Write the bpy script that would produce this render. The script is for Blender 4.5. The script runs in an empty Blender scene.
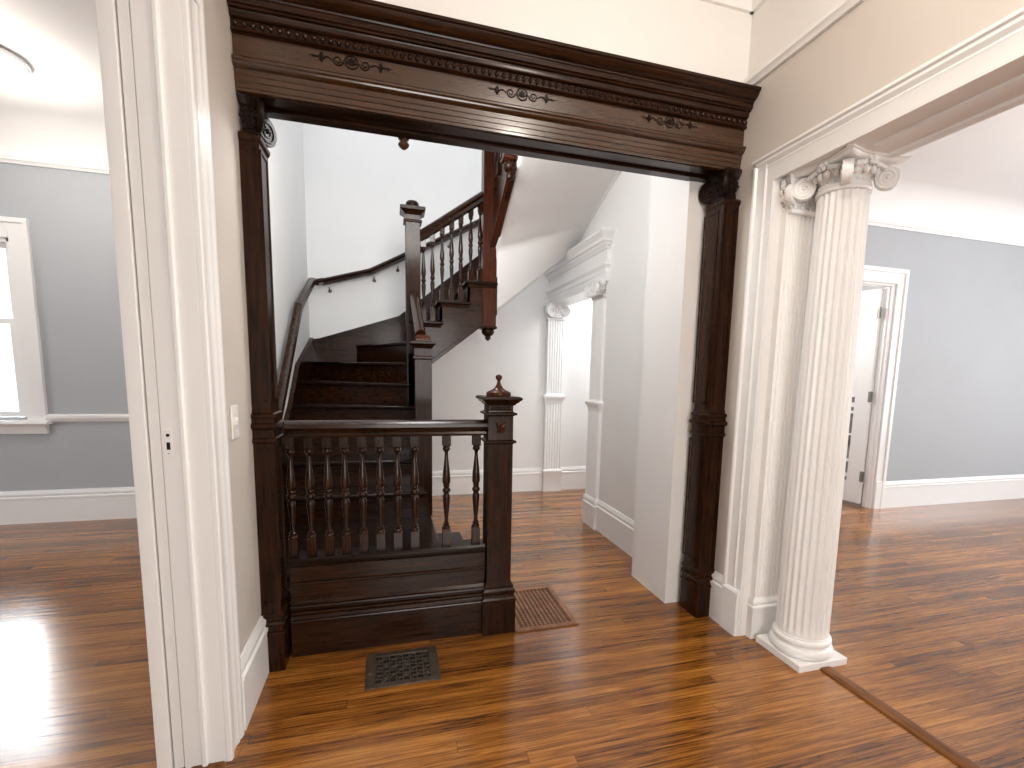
import bpy, math, random
from math import sin, cos, pi, radians, sqrt, atan2
from mathutils import Matrix, Vector
random.seed(7)
SC = bpy.context.scene
COL = SC.collection

# ------------------------------------------------------------------ helpers
class MB:
    """collects shapes for ONE mesh"""
    def __init__(s): s.v = []; s.f = []; s.m = []
    def add(s, vs, fs, mi=0):
        b = len(s.v); s.v += [tuple(p) for p in vs]
        s.f += [[i + b for i in f] for f in fs]; s.m += [mi] * len(fs); return s
    def box(s, x0, x1, y0, y1, z0, z1, mi=0):
        v = [(x, y, z) for z in (z0, z1) for y in (y0, y1) for x in (x0, x1)]
        return s.add(v, [(0, 2, 3, 1), (4, 5, 7, 6), (0, 1, 5, 4), (2, 6, 7, 3), (0, 4, 6, 2), (1, 3, 7, 5)], mi)
    def prism(s, poly, axis, a0, a1, mi=0, sh0=None, sh1=None):
        """polygon extruded along an axis; 2-D coords are the two remaining axes in xyz order.
        sh0/sh1: optional function (u,v)->offset along the axis at either end (mitres)"""
        n = len(poly); out = []
        for k, a in enumerate((a0, a1)):
            sh = (sh0, sh1)[k]
            for (u, w) in poly:
                aa = a + (sh(u, w) if sh else 0)
                out.append({'x': (aa, u, w), 'y': (u, aa, w), 'z': (u, w, aa)}[axis])
        fs = [[i, (i + 1) % n, n + (i + 1) % n, n + i] for i in range(n)]
        fs += [list(range(n))[::-1], list(range(n, 2 * n))]
        return s.add(out, fs, mi)
    def loft(s, rings, closed=True, caps=True, mi=0):
        n = len(rings[0]); vs = [p for r in rings for p in r]; fs = []
        for k in range(len(rings) - 1):
            for i in range(n if closed else n - 1):
                j = (i + 1) % n
                fs.append([k * n + i, k * n + j, (k + 1) * n + j, (k + 1) * n + i])
        if caps and closed:
            fs.append(list(range(n))[::-1]); fs.append([(len(rings) - 1) * n + i for i in range(n)])
        return s.add(vs, fs, mi)
    def lathe(s, prof, c=(0, 0, 0), seg=24, mi=0, M=None):
        rings = []
        for r, z in prof:
            ring = []
            for i in range(seg):
                a = 2 * pi * i / seg
                p = Vector((r * cos(a), r * sin(a), z))
                if M: p = M @ p
                ring.append((p.x + c[0], p.y + c[1], p.z + c[2]))
            rings.append(ring)
        return s.loft(rings, mi=mi)
    def sqlathe(s, prof, c, mi=0, ratio=(1, 1)):
        """square 'lathe': stacked rectangles (half, z)"""
        rings = []
        for h, z in prof:
            hx, hy = (h * ratio[0], h * ratio[1]) if not isinstance(h, tuple) else h
            rings.append([(c[0] - hx, c[1] - hy, c[2] + z), (c[0] + hx, c[1] - hy, c[2] + z), (c[0] + hx, c[1] + hy, c[2] + z), (c[0] - hx, c[1] + hy, c[2] + z)])
        return s.loft(rings, mi=mi)
    def tube(s, pts, r, seg=8, mi=0, closed=False, up=(0, 0, 1), sec=None):
        pts = [Vector(p) for p in pts]; n = len(pts); rings = []
        for i in range(n):
            if closed: t = pts[(i + 1) % n] - pts[i - 1]
            else: t = pts[min(i + 1, n - 1)] - pts[max(i - 1, 0)]
            t.normalize(); u = Vector(up)
            if abs(t.dot(u)) > .98: u = Vector((0, 1, 0)) if abs(t.y) < .9 else Vector((1, 0, 0))
            a = t.cross(u).normalized(); b = a.cross(t).normalized()
            rr = r[i] if isinstance(r, (list, tuple)) else r
            if sec: rings.append([tuple(pts[i] + a * (p * rr) + b * (q * rr)) for p, q in sec])
            else: rings.append([tuple(pts[i] + a * (rr * cos(2 * pi * k / seg)) + b * (rr * sin(2 * pi * k / seg))) for k in range(seg)])
        if closed: rings.append(rings[0])
        return s.loft(rings, caps=not closed, mi=mi)
    def ball(s, c, r, seg=12, rings=8, sq=(1, 1, 1), mi=0):
        rs = []
        for k in range(rings + 1):
            t = -pi / 2 + pi * k / rings
            rs.append([(c[0] + sq[0] * r * max(cos(t), .02) * cos(2 * pi * i / seg), c[1] + sq[1] * r * max(cos(t), .02) * sin(2 * pi * i / seg), c[2] + sq[2] * r * sin(t)) for i in range(seg)])
        return s.loft(rs, mi=mi)
    def build(s, name, mats, parent=None, smooth=38, bevel=0, label=None, kind=None):
        off = wloc(parent) if parent else Vector((0, 0, 0))
        me = bpy.data.meshes.new(name)
        me.from_pydata([tuple(Vector(p) - off) for p in s.v], [], s.f)
        if not isinstance(mats, (list, tuple)): mats = [mats]
        for m in mats: me.materials.append(m)
        me.polygons.foreach_set('material_index', s.m)
        import bmesh
        bm = bmesh.new(); bm.from_mesh(me); bmesh.ops.recalc_face_normals(bm, faces=bm.faces); bm.to_mesh(me); bm.free()
        if smooth:
            me.polygons.foreach_set('use_smooth', [True] * len(me.polygons)); me.set_sharp_from_angle(angle=radians(smooth))
        me.update()
        o = bpy.data.objects.new(name, me); COL.objects.link(o)
        if parent: o.parent = parent
        if bevel:
            b = o.modifiers.new('bevel', 'BEVEL'); b.width = bevel; b.segments = 2; b.limit_method = 'ANGLE'; b.angle_limit = radians(50); b.harden_normals = False
        if label: o['label'] = label
        if kind: o['kind'] = kind
        return o

def wloc(o):
    v = Vector((0, 0, 0))
    while o is not None: v += o.location; o = o.parent
    return v
def thing(name, label, cat, loc=(0, 0, 0), group=None, kind='thing'):
    o = bpy.data.objects.new(name, None); COL.objects.link(o); o.location = loc; o.empty_display_size = .1
    o['label'] = label; o['category'] = cat; o['kind'] = kind
    if group: o['group'] = group
    return o
def tag(o, label, cat, group=None):
    o['label'] = label; o['category'] = cat; o['kind'] = 'thing'
    if group: o['group'] = group
    return o
def struct(mb, name, mats, parent=None, smooth=38, bevel=0, label=None):
    o = mb.build(name, mats, parent, smooth, bevel)
    if parent is None: o['kind'] = 'structure'
    if label: o['label'] = label
    return o

# ------------------------------------------------------------------ materials
def mat(name):
    m = bpy.data.materials.new(name); m.use_nodes = True
    nt = m.node_tree; b = nt.nodes['Principled BSDF']; return m, nt, b
def N(nt, t, **k):
    n = nt.nodes.new(t)
    for a, v in k.items(): setattr(n, a, v)
    return n
def mathn(nt, op, a, b=None):
    n = N(nt, 'ShaderNodeMath', operation=op)
    for i, x in enumerate((a, b)):
        if x is None: continue
        if isinstance(x, (int, float)): n.inputs[i].default_value = x
        else: nt.links.new(x, n.inputs[i])
    return n.outputs[0]
def paint(name, col, rough=.5, var=.03, scale=3., bump=.0):
    m, nt, b = mat(name)
    tc = N(nt, 'ShaderNodeTexCoord'); no = N(nt, 'ShaderNodeTexNoise'); no.inputs['Scale'].default_value = scale; no.inputs['Detail'].default_value = 4
    nt.links.new(tc.outputs['Object'], no.inputs['Vector'])
    r = N(nt, 'ShaderNodeValToRGB'); e = r.color_ramp.elements
    e[0].position = .3; e[1].position = .7
    e[0].color = (*[c * (1 - var) for c in col], 1); e[1].color = (*[min(1, c * (1 + var)) for c in col], 1)
    nt.links.new(no.outputs['Fac'], r.inputs['Fac']); nt.links.new(r.outputs['Color'], b.inputs['Base Color'])
    b.inputs['Roughness'].default_value = rough
    if bump:
        n2 = N(nt, 'ShaderNodeTexNoise'); n2.inputs['Scale'].default_value = 180; nt.links.new(tc.outputs['Object'], n2.inputs['Vector'])
        bp = N(nt, 'ShaderNodeBump'); bp.inputs['Strength'].default_value = bump; bp.inputs['Distance'].default_value = .002
        nt.links.new(n2.outputs['Fac'], bp.inputs['Height']); nt.links.new(bp.outputs['Normal'], b.inputs['Normal'])
    return m
def wood(name, dark, light, stretch, rough=.24, scale=9., coat=.06, spec=.14, ramp=(.32, .72)):
    """grained varnished wood; stretch = per-axis scale (small along the grain)"""
    m, nt, b = mat(name)
    tc = N(nt, 'ShaderNodeTexCoord'); mp = N(nt, 'ShaderNodeMapping'); mp.inputs['Scale'].default_value = stretch
    nt.links.new(tc.outputs['Object'], mp.inputs['Vector'])
    no = N(nt, 'ShaderNodeTexNoise'); no.inputs['Scale'].default_value = scale; no.inputs['Detail'].default_value = 6; no.inputs['Roughness'].default_value = .62; no.inputs['Distortion'].default_value = .6
    nt.links.new(mp.outputs['Vector'], no.inputs['Vector'])
    r = N(nt, 'ShaderNodeValToRGB'); e = r.color_ramp.elements; e[0].position, e[1].position = ramp
    e[0].color = (*dark, 1); e[1].color = (*light, 1)
    nt.links.new(no.outputs['Fac'], r.inputs['Fac']); nt.links.new(r.outputs['Color'], b.inputs['Base Color'])
    b.inputs['Roughness'].default_value = rough; b.inputs['Coat Weight'].default_value = coat; b.inputs['Coat Roughness'].default_value = .10; b.inputs['Specular IOR Level'].default_value = spec
    bp = N(nt, 'ShaderNodeBump'); bp.inputs['Strength'].default_value = .12; bp.inputs['Distance'].default_value = .001
    nt.links.new(no.outputs['Fac'], bp.inputs['Height']); nt.links.new(bp.outputs['Normal'], b.inputs['Normal'])
    return m
def floor_mat():
    m, nt, b = mat('oak_floor'); L = nt.links
    tc = N(nt, 'ShaderNodeTexCoord'); sx = N(nt, 'ShaderNodeSeparateXYZ'); L.new(tc.outputs['Object'], sx.inputs[0])
    x, y = sx.outputs[0], sx.outputs[1]
    W = .057
    yr = mathn(nt, 'DIVIDE', y, W); row = mathn(nt, 'FLOOR', yr); fy = mathn(nt, 'FRACT', yr)
    wn = N(nt, 'ShaderNodeTexWhiteNoise', noise_dimensions='1D'); L.new(row, wn.inputs['W'])
    xs = mathn(nt, 'ADD', mathn(nt, 'DIVIDE', x, 2.1), mathn(nt, 'MULTIPLY', wn.outputs['Value'], 9.7))
    pid = mathn(nt, 'FLOOR', xs); fx = mathn(nt, 'FRACT', xs)
    cb = N(nt, 'ShaderNodeCombineXYZ'); L.new(row, cb.inputs[0]); L.new(pid, cb.inputs[1])
    w2 = N(nt, 'ShaderNodeTexWhiteNoise', noise_dimensions='2D'); L.new(cb.outputs[0], w2.inputs['Vector'])
    # grain
    g = N(nt, 'ShaderNodeCombineXYZ')
    L.new(mathn(nt, 'ADD', mathn(nt, 'MULTIPLY', x, 1.6), mathn(nt, 'MULTIPLY', w2.outputs['Value'], 37.)), g.inputs[0])
    L.new(mathn(nt, 'MULTIPLY', y, 55.), g.inputs[1]); L.new(mathn(nt, 'MULTIPLY', w2.outputs['Value'], 11.), g.inputs[2])
    no = N(nt, 'ShaderNodeTexNoise'); no.inputs['Scale'].default_value = 1.6; no.inputs['Detail'].default_value = 7; no.inputs['Roughness'].default_value = .65; no.inputs['Distortion'].default_value = 1.1
    L.new(g.outputs[0], no.inputs['Vector'])
    big = N(nt, 'ShaderNodeTexNoise'); big.inputs['Scale'].default_value = 1.1; big.inputs['Detail'].default_value = 3; L.new(tc.outputs['Object'], big.inputs['Vector'])
    f = mathn(nt, 'ADD', mathn(nt, 'MULTIPLY', no.outputs['Fac'], .85), mathn(nt, 'MULTIPLY', mathn(nt, 'SUBTRACT', w2.outputs['Value'], .5), .17))
    f = mathn(nt, 'ADD', f, mathn(nt, 'MULTIPLY', mathn(nt, 'SUBTRACT', big.outputs['Fac'], .5), .35))
    g3 = N(nt, 'ShaderNodeCombineXYZ'); L.new(mathn(nt, 'ADD', mathn(nt, 'MULTIPLY', x, 1.3), mathn(nt, 'MULTIPLY', w2.outputs['Value'], 5.)), g3.inputs[0]); L.new(mathn(nt, 'MULTIPLY', y, 15.), g3.inputs[1]); L.new(mathn(nt, 'MULTIPLY', w2.outputs['Value'], 3.), g3.inputs[2])
    st_ = N(nt, 'ShaderNodeTexNoise'); st_.inputs['Scale'].default_value = 1.7; st_.inputs['Detail'].default_value = 5; st_.inputs['Roughness'].default_value = .7; st_.inputs['Distortion'].default_value = 2.2; L.new(g3.outputs[0], st_.inputs['Vector'])
    f = mathn(nt, 'ADD', f, mathn(nt, 'MULTIPLY', mathn(nt, 'SUBTRACT', st_.outputs['Fac'], .53), .44))
    r = N(nt, 'ShaderNodeValToRGB'); e = r.color_ramp.elements
    e[0].position = .22; e[0].color = (*FL[0], 1)
    e[1].position = .68; e[1].color = (*FL[2], 1)
    k = r.color_ramp.elements.new(.42); k.color = (*FL[1], 1)
    L.new(f, r.inputs['Fac'])
    seam = mathn(nt, 'MINIMUM', mathn(nt, 'MINIMUM', fy, mathn(nt, 'SUBTRACT', 1., fy)), mathn(nt, 'MULTIPLY', mathn(nt, 'MINIMUM', fx, mathn(nt, 'SUBTRACT', 1., fx)), 40.))
    sr = N(nt, 'ShaderNodeMapRange'); sr.inputs['From Min'].default_value = .0; sr.inputs['From Max'].default_value = .05; sr.inputs['To Min'].default_value = .45; L.new(seam, sr.inputs['Value'])
    mx = N(nt, 'ShaderNodeMix', data_type='RGBA', blend_type='MULTIPLY'); mx.inputs[0].default_value = 1
    L.new(r.outputs['Color'], mx.inputs[6]); L.new(sr.outputs[0], mx.inputs[7]); L.new(mx.outputs[2], b.inputs['Base Color'])
    rr = N(nt, 'ShaderNodeMapRange'); rr.inputs['To Min'].default_value = .12; rr.inputs['To Max'].default_value = .27; L.new(big.outputs['Fac'], rr.inputs['Value']); L.new(rr.outputs[0], b.inputs['Roughness'])
    bp = N(nt, 'ShaderNodeBump'); bp.inputs['Strength'].default_value = .25; bp.inputs['Distance'].default_value = .0015
    L.new(sr.outputs[0], bp.inputs['Height'])
    b2 = N(nt, 'ShaderNodeBump'); b2.inputs['Strength'].default_value = .10; b2.inputs['Distance'].default_value = .002
    L.new(no.outputs['Fac'], b2.inputs['Height']); L.new(bp.outputs['Normal'], b2.inputs['Normal']); L.new(b2.outputs['Normal'], b.inputs['Normal'])
    b.inputs['Coat Weight'].default_value = .25; b.inputs['Coat Roughness'].default_value = .12
    return m
FL = [(.050, .015, .003), (.25, .088, .013), (.52, .222, .042)]
M = {}
M['floor'] = floor_mat()
M['trim'] = paint('white_gloss_trim', (.84, .825, .80), .32, .015)
M['trimcool'] = paint('white_gloss_trim_hall', (.85, .85, .85), .32, .015)
M['greige'] = paint('greige_wall_paint', (.60, .545, .49), .6, .02, bump=.04)
M['cream'] = paint('cream_upper_paint', (.80, .772, .738), .6, .01, bump=.03)
M['hall'] = paint('pale_grey_hall_paint', (.80, .795, .79), .55, .012, bump=.03)
M['blue'] = paint('blue_grey_wall_paint', (.42, .445, .475), .6, .015, bump=.03)
M['ceil'] = paint('white_ceiling_paint', (.86, .855, .85), .7, .01)
DK, LT = (.0080, .0028, .0011), (.040, .0135, .0045)
M['woodx'] = wood('dark_oak_grain_across', DK, LT, (.6, 7, 7), spec=.2, coat=.1)
M['woodz'] = wood('dark_oak_grain_upright', DK, LT, (7, 7, .6))
M['woody'] = wood('dark_oak_grain_along', DK, LT, (7, .6, 7))
M['woodf'] = wood('frieze_oak', (.027, .0102, .0027), (.070, .027, .0078), (.6, 5, 7), rough=.22, coat=.5, spec=.45, ramp=(.2, .85))
M['turned'] = wood('turned_baluster_oak', DK, LT, (7, 7, .6), rough=.18, coat=.14, spec=.25)
M['woodred'] = wood('red_brown_newel', (.030, .008, .004), (.090, .026, .012), (7, 7, .6))
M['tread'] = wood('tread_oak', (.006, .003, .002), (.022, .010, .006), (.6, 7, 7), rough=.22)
M['carve'] = wood('carved_ornament_oak', (.006, .0025, .0012), (.018, .007, .003), (4, 4, 4), rough=.4, coat=0)
M['iron'] = paint('dark_iron_grille', (.12, .088, .064), .40, .25, 30)
M['iron'].node_tree.nodes['Principled BSDF'].inputs['Metallic'].default_value = .6
M['lattice'] = wood('brown_lattice', (.16, .075, .042), (.34, .17, .095), (2, 2, 2), rough=.4)
M['black'] = paint('hole_shade', (.006, .005, .004), .9, .1)  # flat black standing in for the shade inside holes and slots
M['steel'] = paint('brushed_hinge_metal', (.30, .29, .27), .35, .1, 40)
M['steel'].node_tree.nodes['Principled BSDF'].inputs['Metallic'].default_value = .9
M['plastic'] = paint('white_switch_plastic', (.86, .84, .80), .3, .01)
M['saddle'] = wood('threshold_oak', (.10, .036, .010), (.26, .105, .032), (7, .6, 7), rough=.25)
def emis(name, col, st):
    m, nt, b = mat(name); b.inputs['Base Color'].default_value = (*col, 1); b.inputs['Emission Color'].default_value = (*col, 1); b.inputs['Emission Strength'].default_value = st; return m
M['lampglass'] = emis('lit_frosted_glass', (1, .96, .9), 2.2)
def glass():
    m, nt, b = mat('clear_window_glass'); nt.nodes.remove(b)
    t = N(nt, 'ShaderNodeBsdfTransparent'); g = N(nt, 'ShaderNodeBsdfGlossy'); g.inputs['Roughness'].default_value = .02
    fr = N(nt, 'ShaderNodeFresnel'); fr.inputs['IOR'].default_value = 1.45; mx = N(nt, 'ShaderNodeMixShader')
    nt.links.new(fr.outputs[0], mx.inputs[0]); nt.links.new(t.outputs[0], mx.inputs[1]); nt.links.new(g.outputs[0], mx.inputs[2])
    nt.links.new(mx.outputs[0], nt.nodes['Material Output'].inputs[0]); return m
M['glass'] = glass()
M['darkglass'] = paint('dark_door_glass', (.20, .20, .20), .08, .6, 9)

# ------------------------------------------------------------------ key planes (metres)
XL, XR = -.555, 1.757           # side walls of the front room
XJ = -.757                      # far face of the left wall
YF, YB = 2.27, 2.45             # front and back face of the wall with the wooden opening
HX0, HYB = -.75, 5.35           # stair hall: left wall, back wall
CZ = 3.20                       # ceilings
XR2 = 2.03                      # far face of the right wall
YR, YLW = 3.88, 5.05            # far walls of the right and the left room
LOZ = 2.985                     # underside of the upper landing

# ================================================================== SETTING
struct(MB().box(-7, 9.5, -3, 5.5, -.06, 0), 'floor', M['floor'])
# ceilings
struct(MB().box(-.80, 2.0, -3, YF + .1, CZ, CZ + .1), 'ceiling_front_room', M['ceil'])
struct(MB().box(-7, XJ - .02, -3, 5.2, CZ, CZ + .1), 'ceiling_left_room', M['ceil'])
struct(MB().box(XR2 - .02, 9.5, -3, YR + .1, CZ, CZ + .1), 'ceiling_right_room', M['ceil'])
struct(MB().box(HX0 - .1, 3.4, 3.6, 5.5, 5.3, 5.4), 'ceiling_stairwell', M['ceil'])
# front room: wall with the wooden opening (above the beam)
struct(MB().box(XL, XR, YF, YB, 2.745, CZ), 'wall_front', M['cream'])
# left wall: pier between the pocket door jamb and the pilaster, plus lintel over the opening
mb = MB(); mb.box(XJ, XL, 1.80, YB, 0, 2.80); mb.box(XJ, XL, -3, 1.80, 2.46, 2.80)
mb.box(XJ, XL, -3, YB, 2.80, CZ, 1); mb.box(XJ, XL, -3, -1.0, 0, 2.46)
struct(mb, 'wall_left', [M['greige'], M['cream']])
# right wall with the column opening
mb = MB(); mb.box(XR, XR2, -3, YB, 2.302, 2.80); mb.box(XR, XR2, -3, YB, 2.80, CZ, 1)
struct(mb, 'wall_right', [M['greige'], M['cream']])
struct(MB().box(XR, XR2, 2.056, YB, 0, 2.302), 'wall_right_pier', M['greige'])
struct(MB().box(XR, XR2, -3, -1.6, 0, 2.302), 'wall_right_return', M['greige'])
# wall behind the viewer with a wide window opening
mb = MB(); mb.box(-.9, 2.2, -3.1, -3, 0, .55); mb.box(-.9, 2.2, -3.1, -3, 2.5, CZ); mb.box(-.9, -.25, -3.1, -3, .55, 2.5); mb.box(1.5, 2.2, -3.1, -3, .55, 2.5)
struct(mb, 'wall_rear', M['greige'])
# stair hall walls
struct(MB().box(HX0 - .10, HX0, YB, HYB + .1, 0, 5.3), 'wall_hall_left', M['hall'])
struct(MB().box(HX0, 3.4, HYB, HYB + .1, 0, 5.3), 'wall_hall_back', M['hall'])
struct(MB().box(XR, 1.95, YB, 4.12, 0, 5.3), 'wall_hall_right', M['hall'])
struct(MB().box(XR, 1.95, 4.12, HYB, 2.135, 5.3), 'wall_hall_right_upper', M['hall'])
mb = MB(); mb.box(1.573, XR, YB, 2.87, 0, LOZ); mb.box(1.573, XR, YB - .002, YB, 0, 2.404, 1)  # front skin in front-room cream, also standing in for warm lamplight
struct(mb, 'wall_hall_pier', [M['hall'], M['cream']])
struct(MB().box(HX0, -.57, YB, 2.87, 0, LOZ), 'wall_hall_stub', M['hall'])
# alcove beyond the far white opening
mb = MB(); mb.box(1.95, 3.3, 3.98, 4.08, 0, 2.7); mb.box(3.3, 3.4, 3.98, HYB, 0, 2.7)
struct(mb, 'wall_alcove', M['hall']); struct(MB().box(1.95, 3.4, 3.98, HYB, 2.7, 2.78), 'ceiling_alcove', M['ceil'])
# left room
wx0, wx1, wz0, wz1 = -3.70, -2.88, .90, 2.33       # window opening
mb = MB(); mb.box(-7, wx0, YLW, YLW + .14, 0, 2.9); mb.box(wx1, HX0 - .1, YLW, YLW + .14, 0, 2.9); mb.box(wx0, wx1, YLW, YLW + .14, 0, wz0); mb.box(wx0, wx1, YLW, YLW + .14, wz1, 2.9)
mb.box(-7, HX0 - .1, YLW, YLW + .14, 2.9, CZ, 1)
struct(mb, 'wall_left_room', [M['blue'], M['ceil']])
struct(MB().box(-7.1, -7, -3, 5.2, 0, CZ), 'wall_left_room_side', M['blue'])
struct(MB().box(-7, XJ, -3.1, -3, 0, CZ), 'wall_left_room_rear', M['blue'])
# right room, far wall with a doorway
dx0, dx1, dz = 4.10, 4.945, 2.335
mb = MB(); mb.box(XR2, dx0, YR, YR + .09, 0, 2.88); mb.box(dx1, 9.5, YR, YR + .09, 0, 2.88); mb.box(dx0, dx1, YR, YR + .09, dz, 2.88)
mb.box(XR2, 9.5, YR, YR + .09, 2.88, CZ, 1)
struct(mb, 'wall_right_room', [M['blue'], M['ceil']])
mb = MB(); mb.box(9.4, 9.5, -3, -1, 0, CZ); mb.box(9.4, 9.5, 2.4, YR, 0, CZ); mb.box(9.4, 9.5, -1, 2.4, 0, .6); mb.box(9.4, 9.5, -1, 2.4, 2.5, CZ)
struct(mb, 'wall_right_room_side', M['blue'])
struct(MB().box(XR2, 9.5, -3.1, -3, 0, CZ), 'wall_right_room_rear', M['blue'])
# room seen past the open door
mb = MB(); mb.box(3.5, 7, 5.45, 5.5, 0, 2.8); mb.box(6.0, 6.1, YR + .09, 5.5, 0, 2.8); mb.box(3.5, 7, YR + .09, 5.5, 2.75, 2.8)
struct(mb, 'wall_next_room', M['hall'])

# ---- mouldings
def base_profile(h=.27, t=.022, s=1):
    return [(0, 0), (s * t, 0), (s * t, h - .075), (s * (t + .004), h - .072), (s * (t + .004), h - .058), (s * .016, h - .05), (s * .02, h - .038), (s * .02, h - .026), (s * .012, h - .014), (s * .008, h), (0, h)]
def base_x(mb, x0, x1, y, face=-1, h=.27, z=0): # along X on a wall at y, facing -Y or +Y
    mb.prism([(y + face * a, z + b) for a, b in base_profile(h)], 'x', x0, x1)
def base_y(mb, y0, y1, x, face=1, h=.27):
    mb.prism([(x + face * a, b) for a, b in base_profile(h)], 'y', y0, y1)
mb = MB(); base_y(mb, 1.905, YF + .03, XL, 1); struct(mb, 'baseboard_left', M['trim'])
mb = MB(); base_y(mb, 2.14, YF + .005, XR, -1); struct(mb, 'baseboard_right', M['trim'])
mb = MB(); base_x(mb, .30, 1.70, HYB, -1); struct(mb, 'baseboard_hall_back', M['trimcool'])
mb = MB(); base_y(mb, 2.87, 3.84, XR, -1); struct(mb, 'baseboard_hall_right', M['trimcool'])
mb = MB(); base_x(mb, 1.93, 3.3, HYB, -1); struct(mb, 'baseboard_alcove', M['trimcool'])
mb = MB(); base_x(mb, -7, -.86, YLW, -1, .28); struct(mb, 'baseboard_left_room', M['trimcool'])
mb = MB(); base_x(mb, 5.07, 9.4, YR, -1, .29); base_x(mb, XR2, 3.98, YR, -1, .29); struct(mb, 'baseboard_right_room', M['trimcool'])
# chair rail and picture rails
def rail_prof(z, h, t, s): return [(0, z), (s * t * .5, z), (s * t * .6, z + h * .25), (s * t, z + h * .45), (s * t, z + h * .8), (s * t * .5, z + h), (0, z + h)]
cr = [(YLW + a, b) for a, b in rail_prof(.865, .062, .03, -1)]
struct(MB().prism(cr, 'x', -2.75, -.86), 'trim_1', M['trimcool'])
pr = [(YLW + a, b) for a, b in rail_prof(2.895, .055, .035, -1)]
struct(MB().prism(pr, 'x', -7, -.86), 'trim_2', M['trimcool'])
pr = [(YR + a, b) for a, b in rail_prof(2.862, .055, .035, -1)]
struct(MB().prism(pr, 'x', XR2, 9.4), 'trim_3', M['trimcool'])
pr = [(XR + a, b) for a, b in rail_prof(2.79, .05, .032, -1)]
struct(MB().prism(pr, 'y', -3, YF), 'trim_4', M['trim'])
# ceiling border moulding in the front room
mb = MB()
mb.prism([(YF, 3.146), (YF - .018, 3.146), (YF - .02, 3.16), (YF - .035, 3.185), (YF - .04, 3.2), (YF, 3.2)], 'x', XL, XR)
mb.prism([(XR, 3.146), (XR - .018, 3.146), (XR - .02, 3.16), (XR - .035, 3.185), (XR - .04, 3.2), (XR, 3.2)], 'y', -3, YF)
mb.box(XL + .02, XR - .14, YF - .15, YF - .13, 3.188, 3.2); mb.box(XR - .15, XR - .13, -3, YF - .13, 3.188, 3.2)
struct(mb, 'trim_5', M['trim'])
cove = lambda yw: [(yw, 2.93)] + [(yw - .27 * (1 - cos(pi / 2 * k / 10)), 2.93 + .27 * sin(pi / 2 * k / 10)) for k in range(11)] + [(yw, CZ)]
struct(MB().prism(cove(YLW), 'x', -7, -.86), 'ceiling_cove_left_room', M['ceil'])
struct(MB().prism(cove(YR), 'x', XR2, 9.4), 'ceiling_cove_right_room', M['ceil'])
# junction bead between stair soffit and hall right wall comes with the staircase

# ---- left opening: pocket-door jamb and casing
mb = MB()
# jamb boards on the reveal (facing -Y), seen from the camera as vertical strips
YJ = 1.80
mb.box(XJ, -.715, YJ - .045, YJ, 0, 2.46)                 # far jamb board
mb.prism([(-.757, YJ - .045), (-.757, YJ - .05), (-.745, YJ - .052), (-.715, YJ - .05), (-.715, YJ - .045)], 'z', 0, 2.46)
mb.box(-.679, XL, YJ - .045, YJ, 0, 2.46)              # near jamb board
mb.box(-.715, -.655, YJ - .005, YJ, 0, 2.46, 1)           # back of the slot, coloured black for the shade in it
mb.prism([(-.627, YJ - .045), (-.627, YJ - .052), (-.622, YJ - .057), (-.613, YJ - .057), (-.609, YJ - .052), (-.609, YJ - .045)], 'z', 0, 2.46)
mb.box(XJ, XL, -1.0, YJ, 2.43, 2.46)
# casing on the room face, moulded
pro = [(XL, 1.755), (XL + .030, 1.755), (XL + .036, 1.762), (XL + .036, 1.775), (XL + .028, 1.783), (XL + .024, 1.80), (XL + .024, 1.828), (XL + .03, 1.836), (XL + .034, 1.846), (XL + .03, 1.856), (XL + .04, 1.866), (XL + .044, 1.88), (XL + .038, 1.895), (XL + .02, 1.905), (XL, 1.905)]
pro = [(XL + (a - XL) * .5, b) for a, b in pro]
mb.prism(pro, 'z', 0, 2.60)
pro2 = [(XL, 2.33), (XL + .036, 2.33), (XL + .024, 2.37), (XL + .024, 2.41), (XL + .034, 2.42), (XL + .03, 2.44), (XL + .044, 2.46), (XL + .02, 2.50), (XL, 2.50)]
mb.prism([(XL + (a - XL) * .5, b + .10) for a, b in pro2], 'y', -1.1, 1.905)
struct(mb, 'trim_6', [M['trim'], M['black']], bevel=.0015)
# pocket door edge standing in the slot
mb = MB(); mb.box(-.711, -.6815, YJ - .042, YJ - .006, .004, 2.43)
o = struct(mb, 'door_2', M['trim'], bevel=.002)
# keeper of the pocket door on the jamb
t = thing('strike_plate', 'small painted strike plate with two dark keyholes on the white pocket door jamb', 'strike plate', (-.6580, YJ - .045, 1.09))
mb = MB(); mb.box(-.6700, -.6500, YJ - .0475, YJ - .045, 1.072, 1.156); mb.build('plate', M['trim'], t, bevel=.0008)
mb = MB(); mb.lathe([(.0048, 0), (.0048, .002)], (-.6600, YJ - .0475, 1.137), 16, M=Matrix.Rotation(pi / 2, 3, 'X')); mb.build('round_hole_shade', M['black'], t, label='black disc for the shade in a round hole')  # no real hole: its shade is a black disc on the plate
mb = MB(); mb.box(-.6645, -.6550, YJ - .0492, YJ - .0470, 1.092, 1.115); mb.build('latch_hole_shade', M['black'], t, label='black block for the shade in a rectangular hole')  # latch hole's shade painted as a black block
mb = MB(); mb.lathe([(.002, 0), (.002, .002)], (-.6600, YJ - .0475, 1.08), 10, M=Matrix.Rotation(pi / 2, 3, 'X')); mb.build('screw', M['steel'], t)
# threshold boards
struct(MB().prism([(XL - .11, 0), (XL - .10, .006), (XL - .01, .006), (XL, 0)], 'y', -1.0, 1.80), 'trim_7', M['saddle'])
struct(MB().prism([(1.926, 0), (1.928, .008), (1.936, .011), (1.980, .011), (1.990, .008), (1.994, 0)], 'y', -1.6, 1.68), 'trim_8', M['saddle'])

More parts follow.
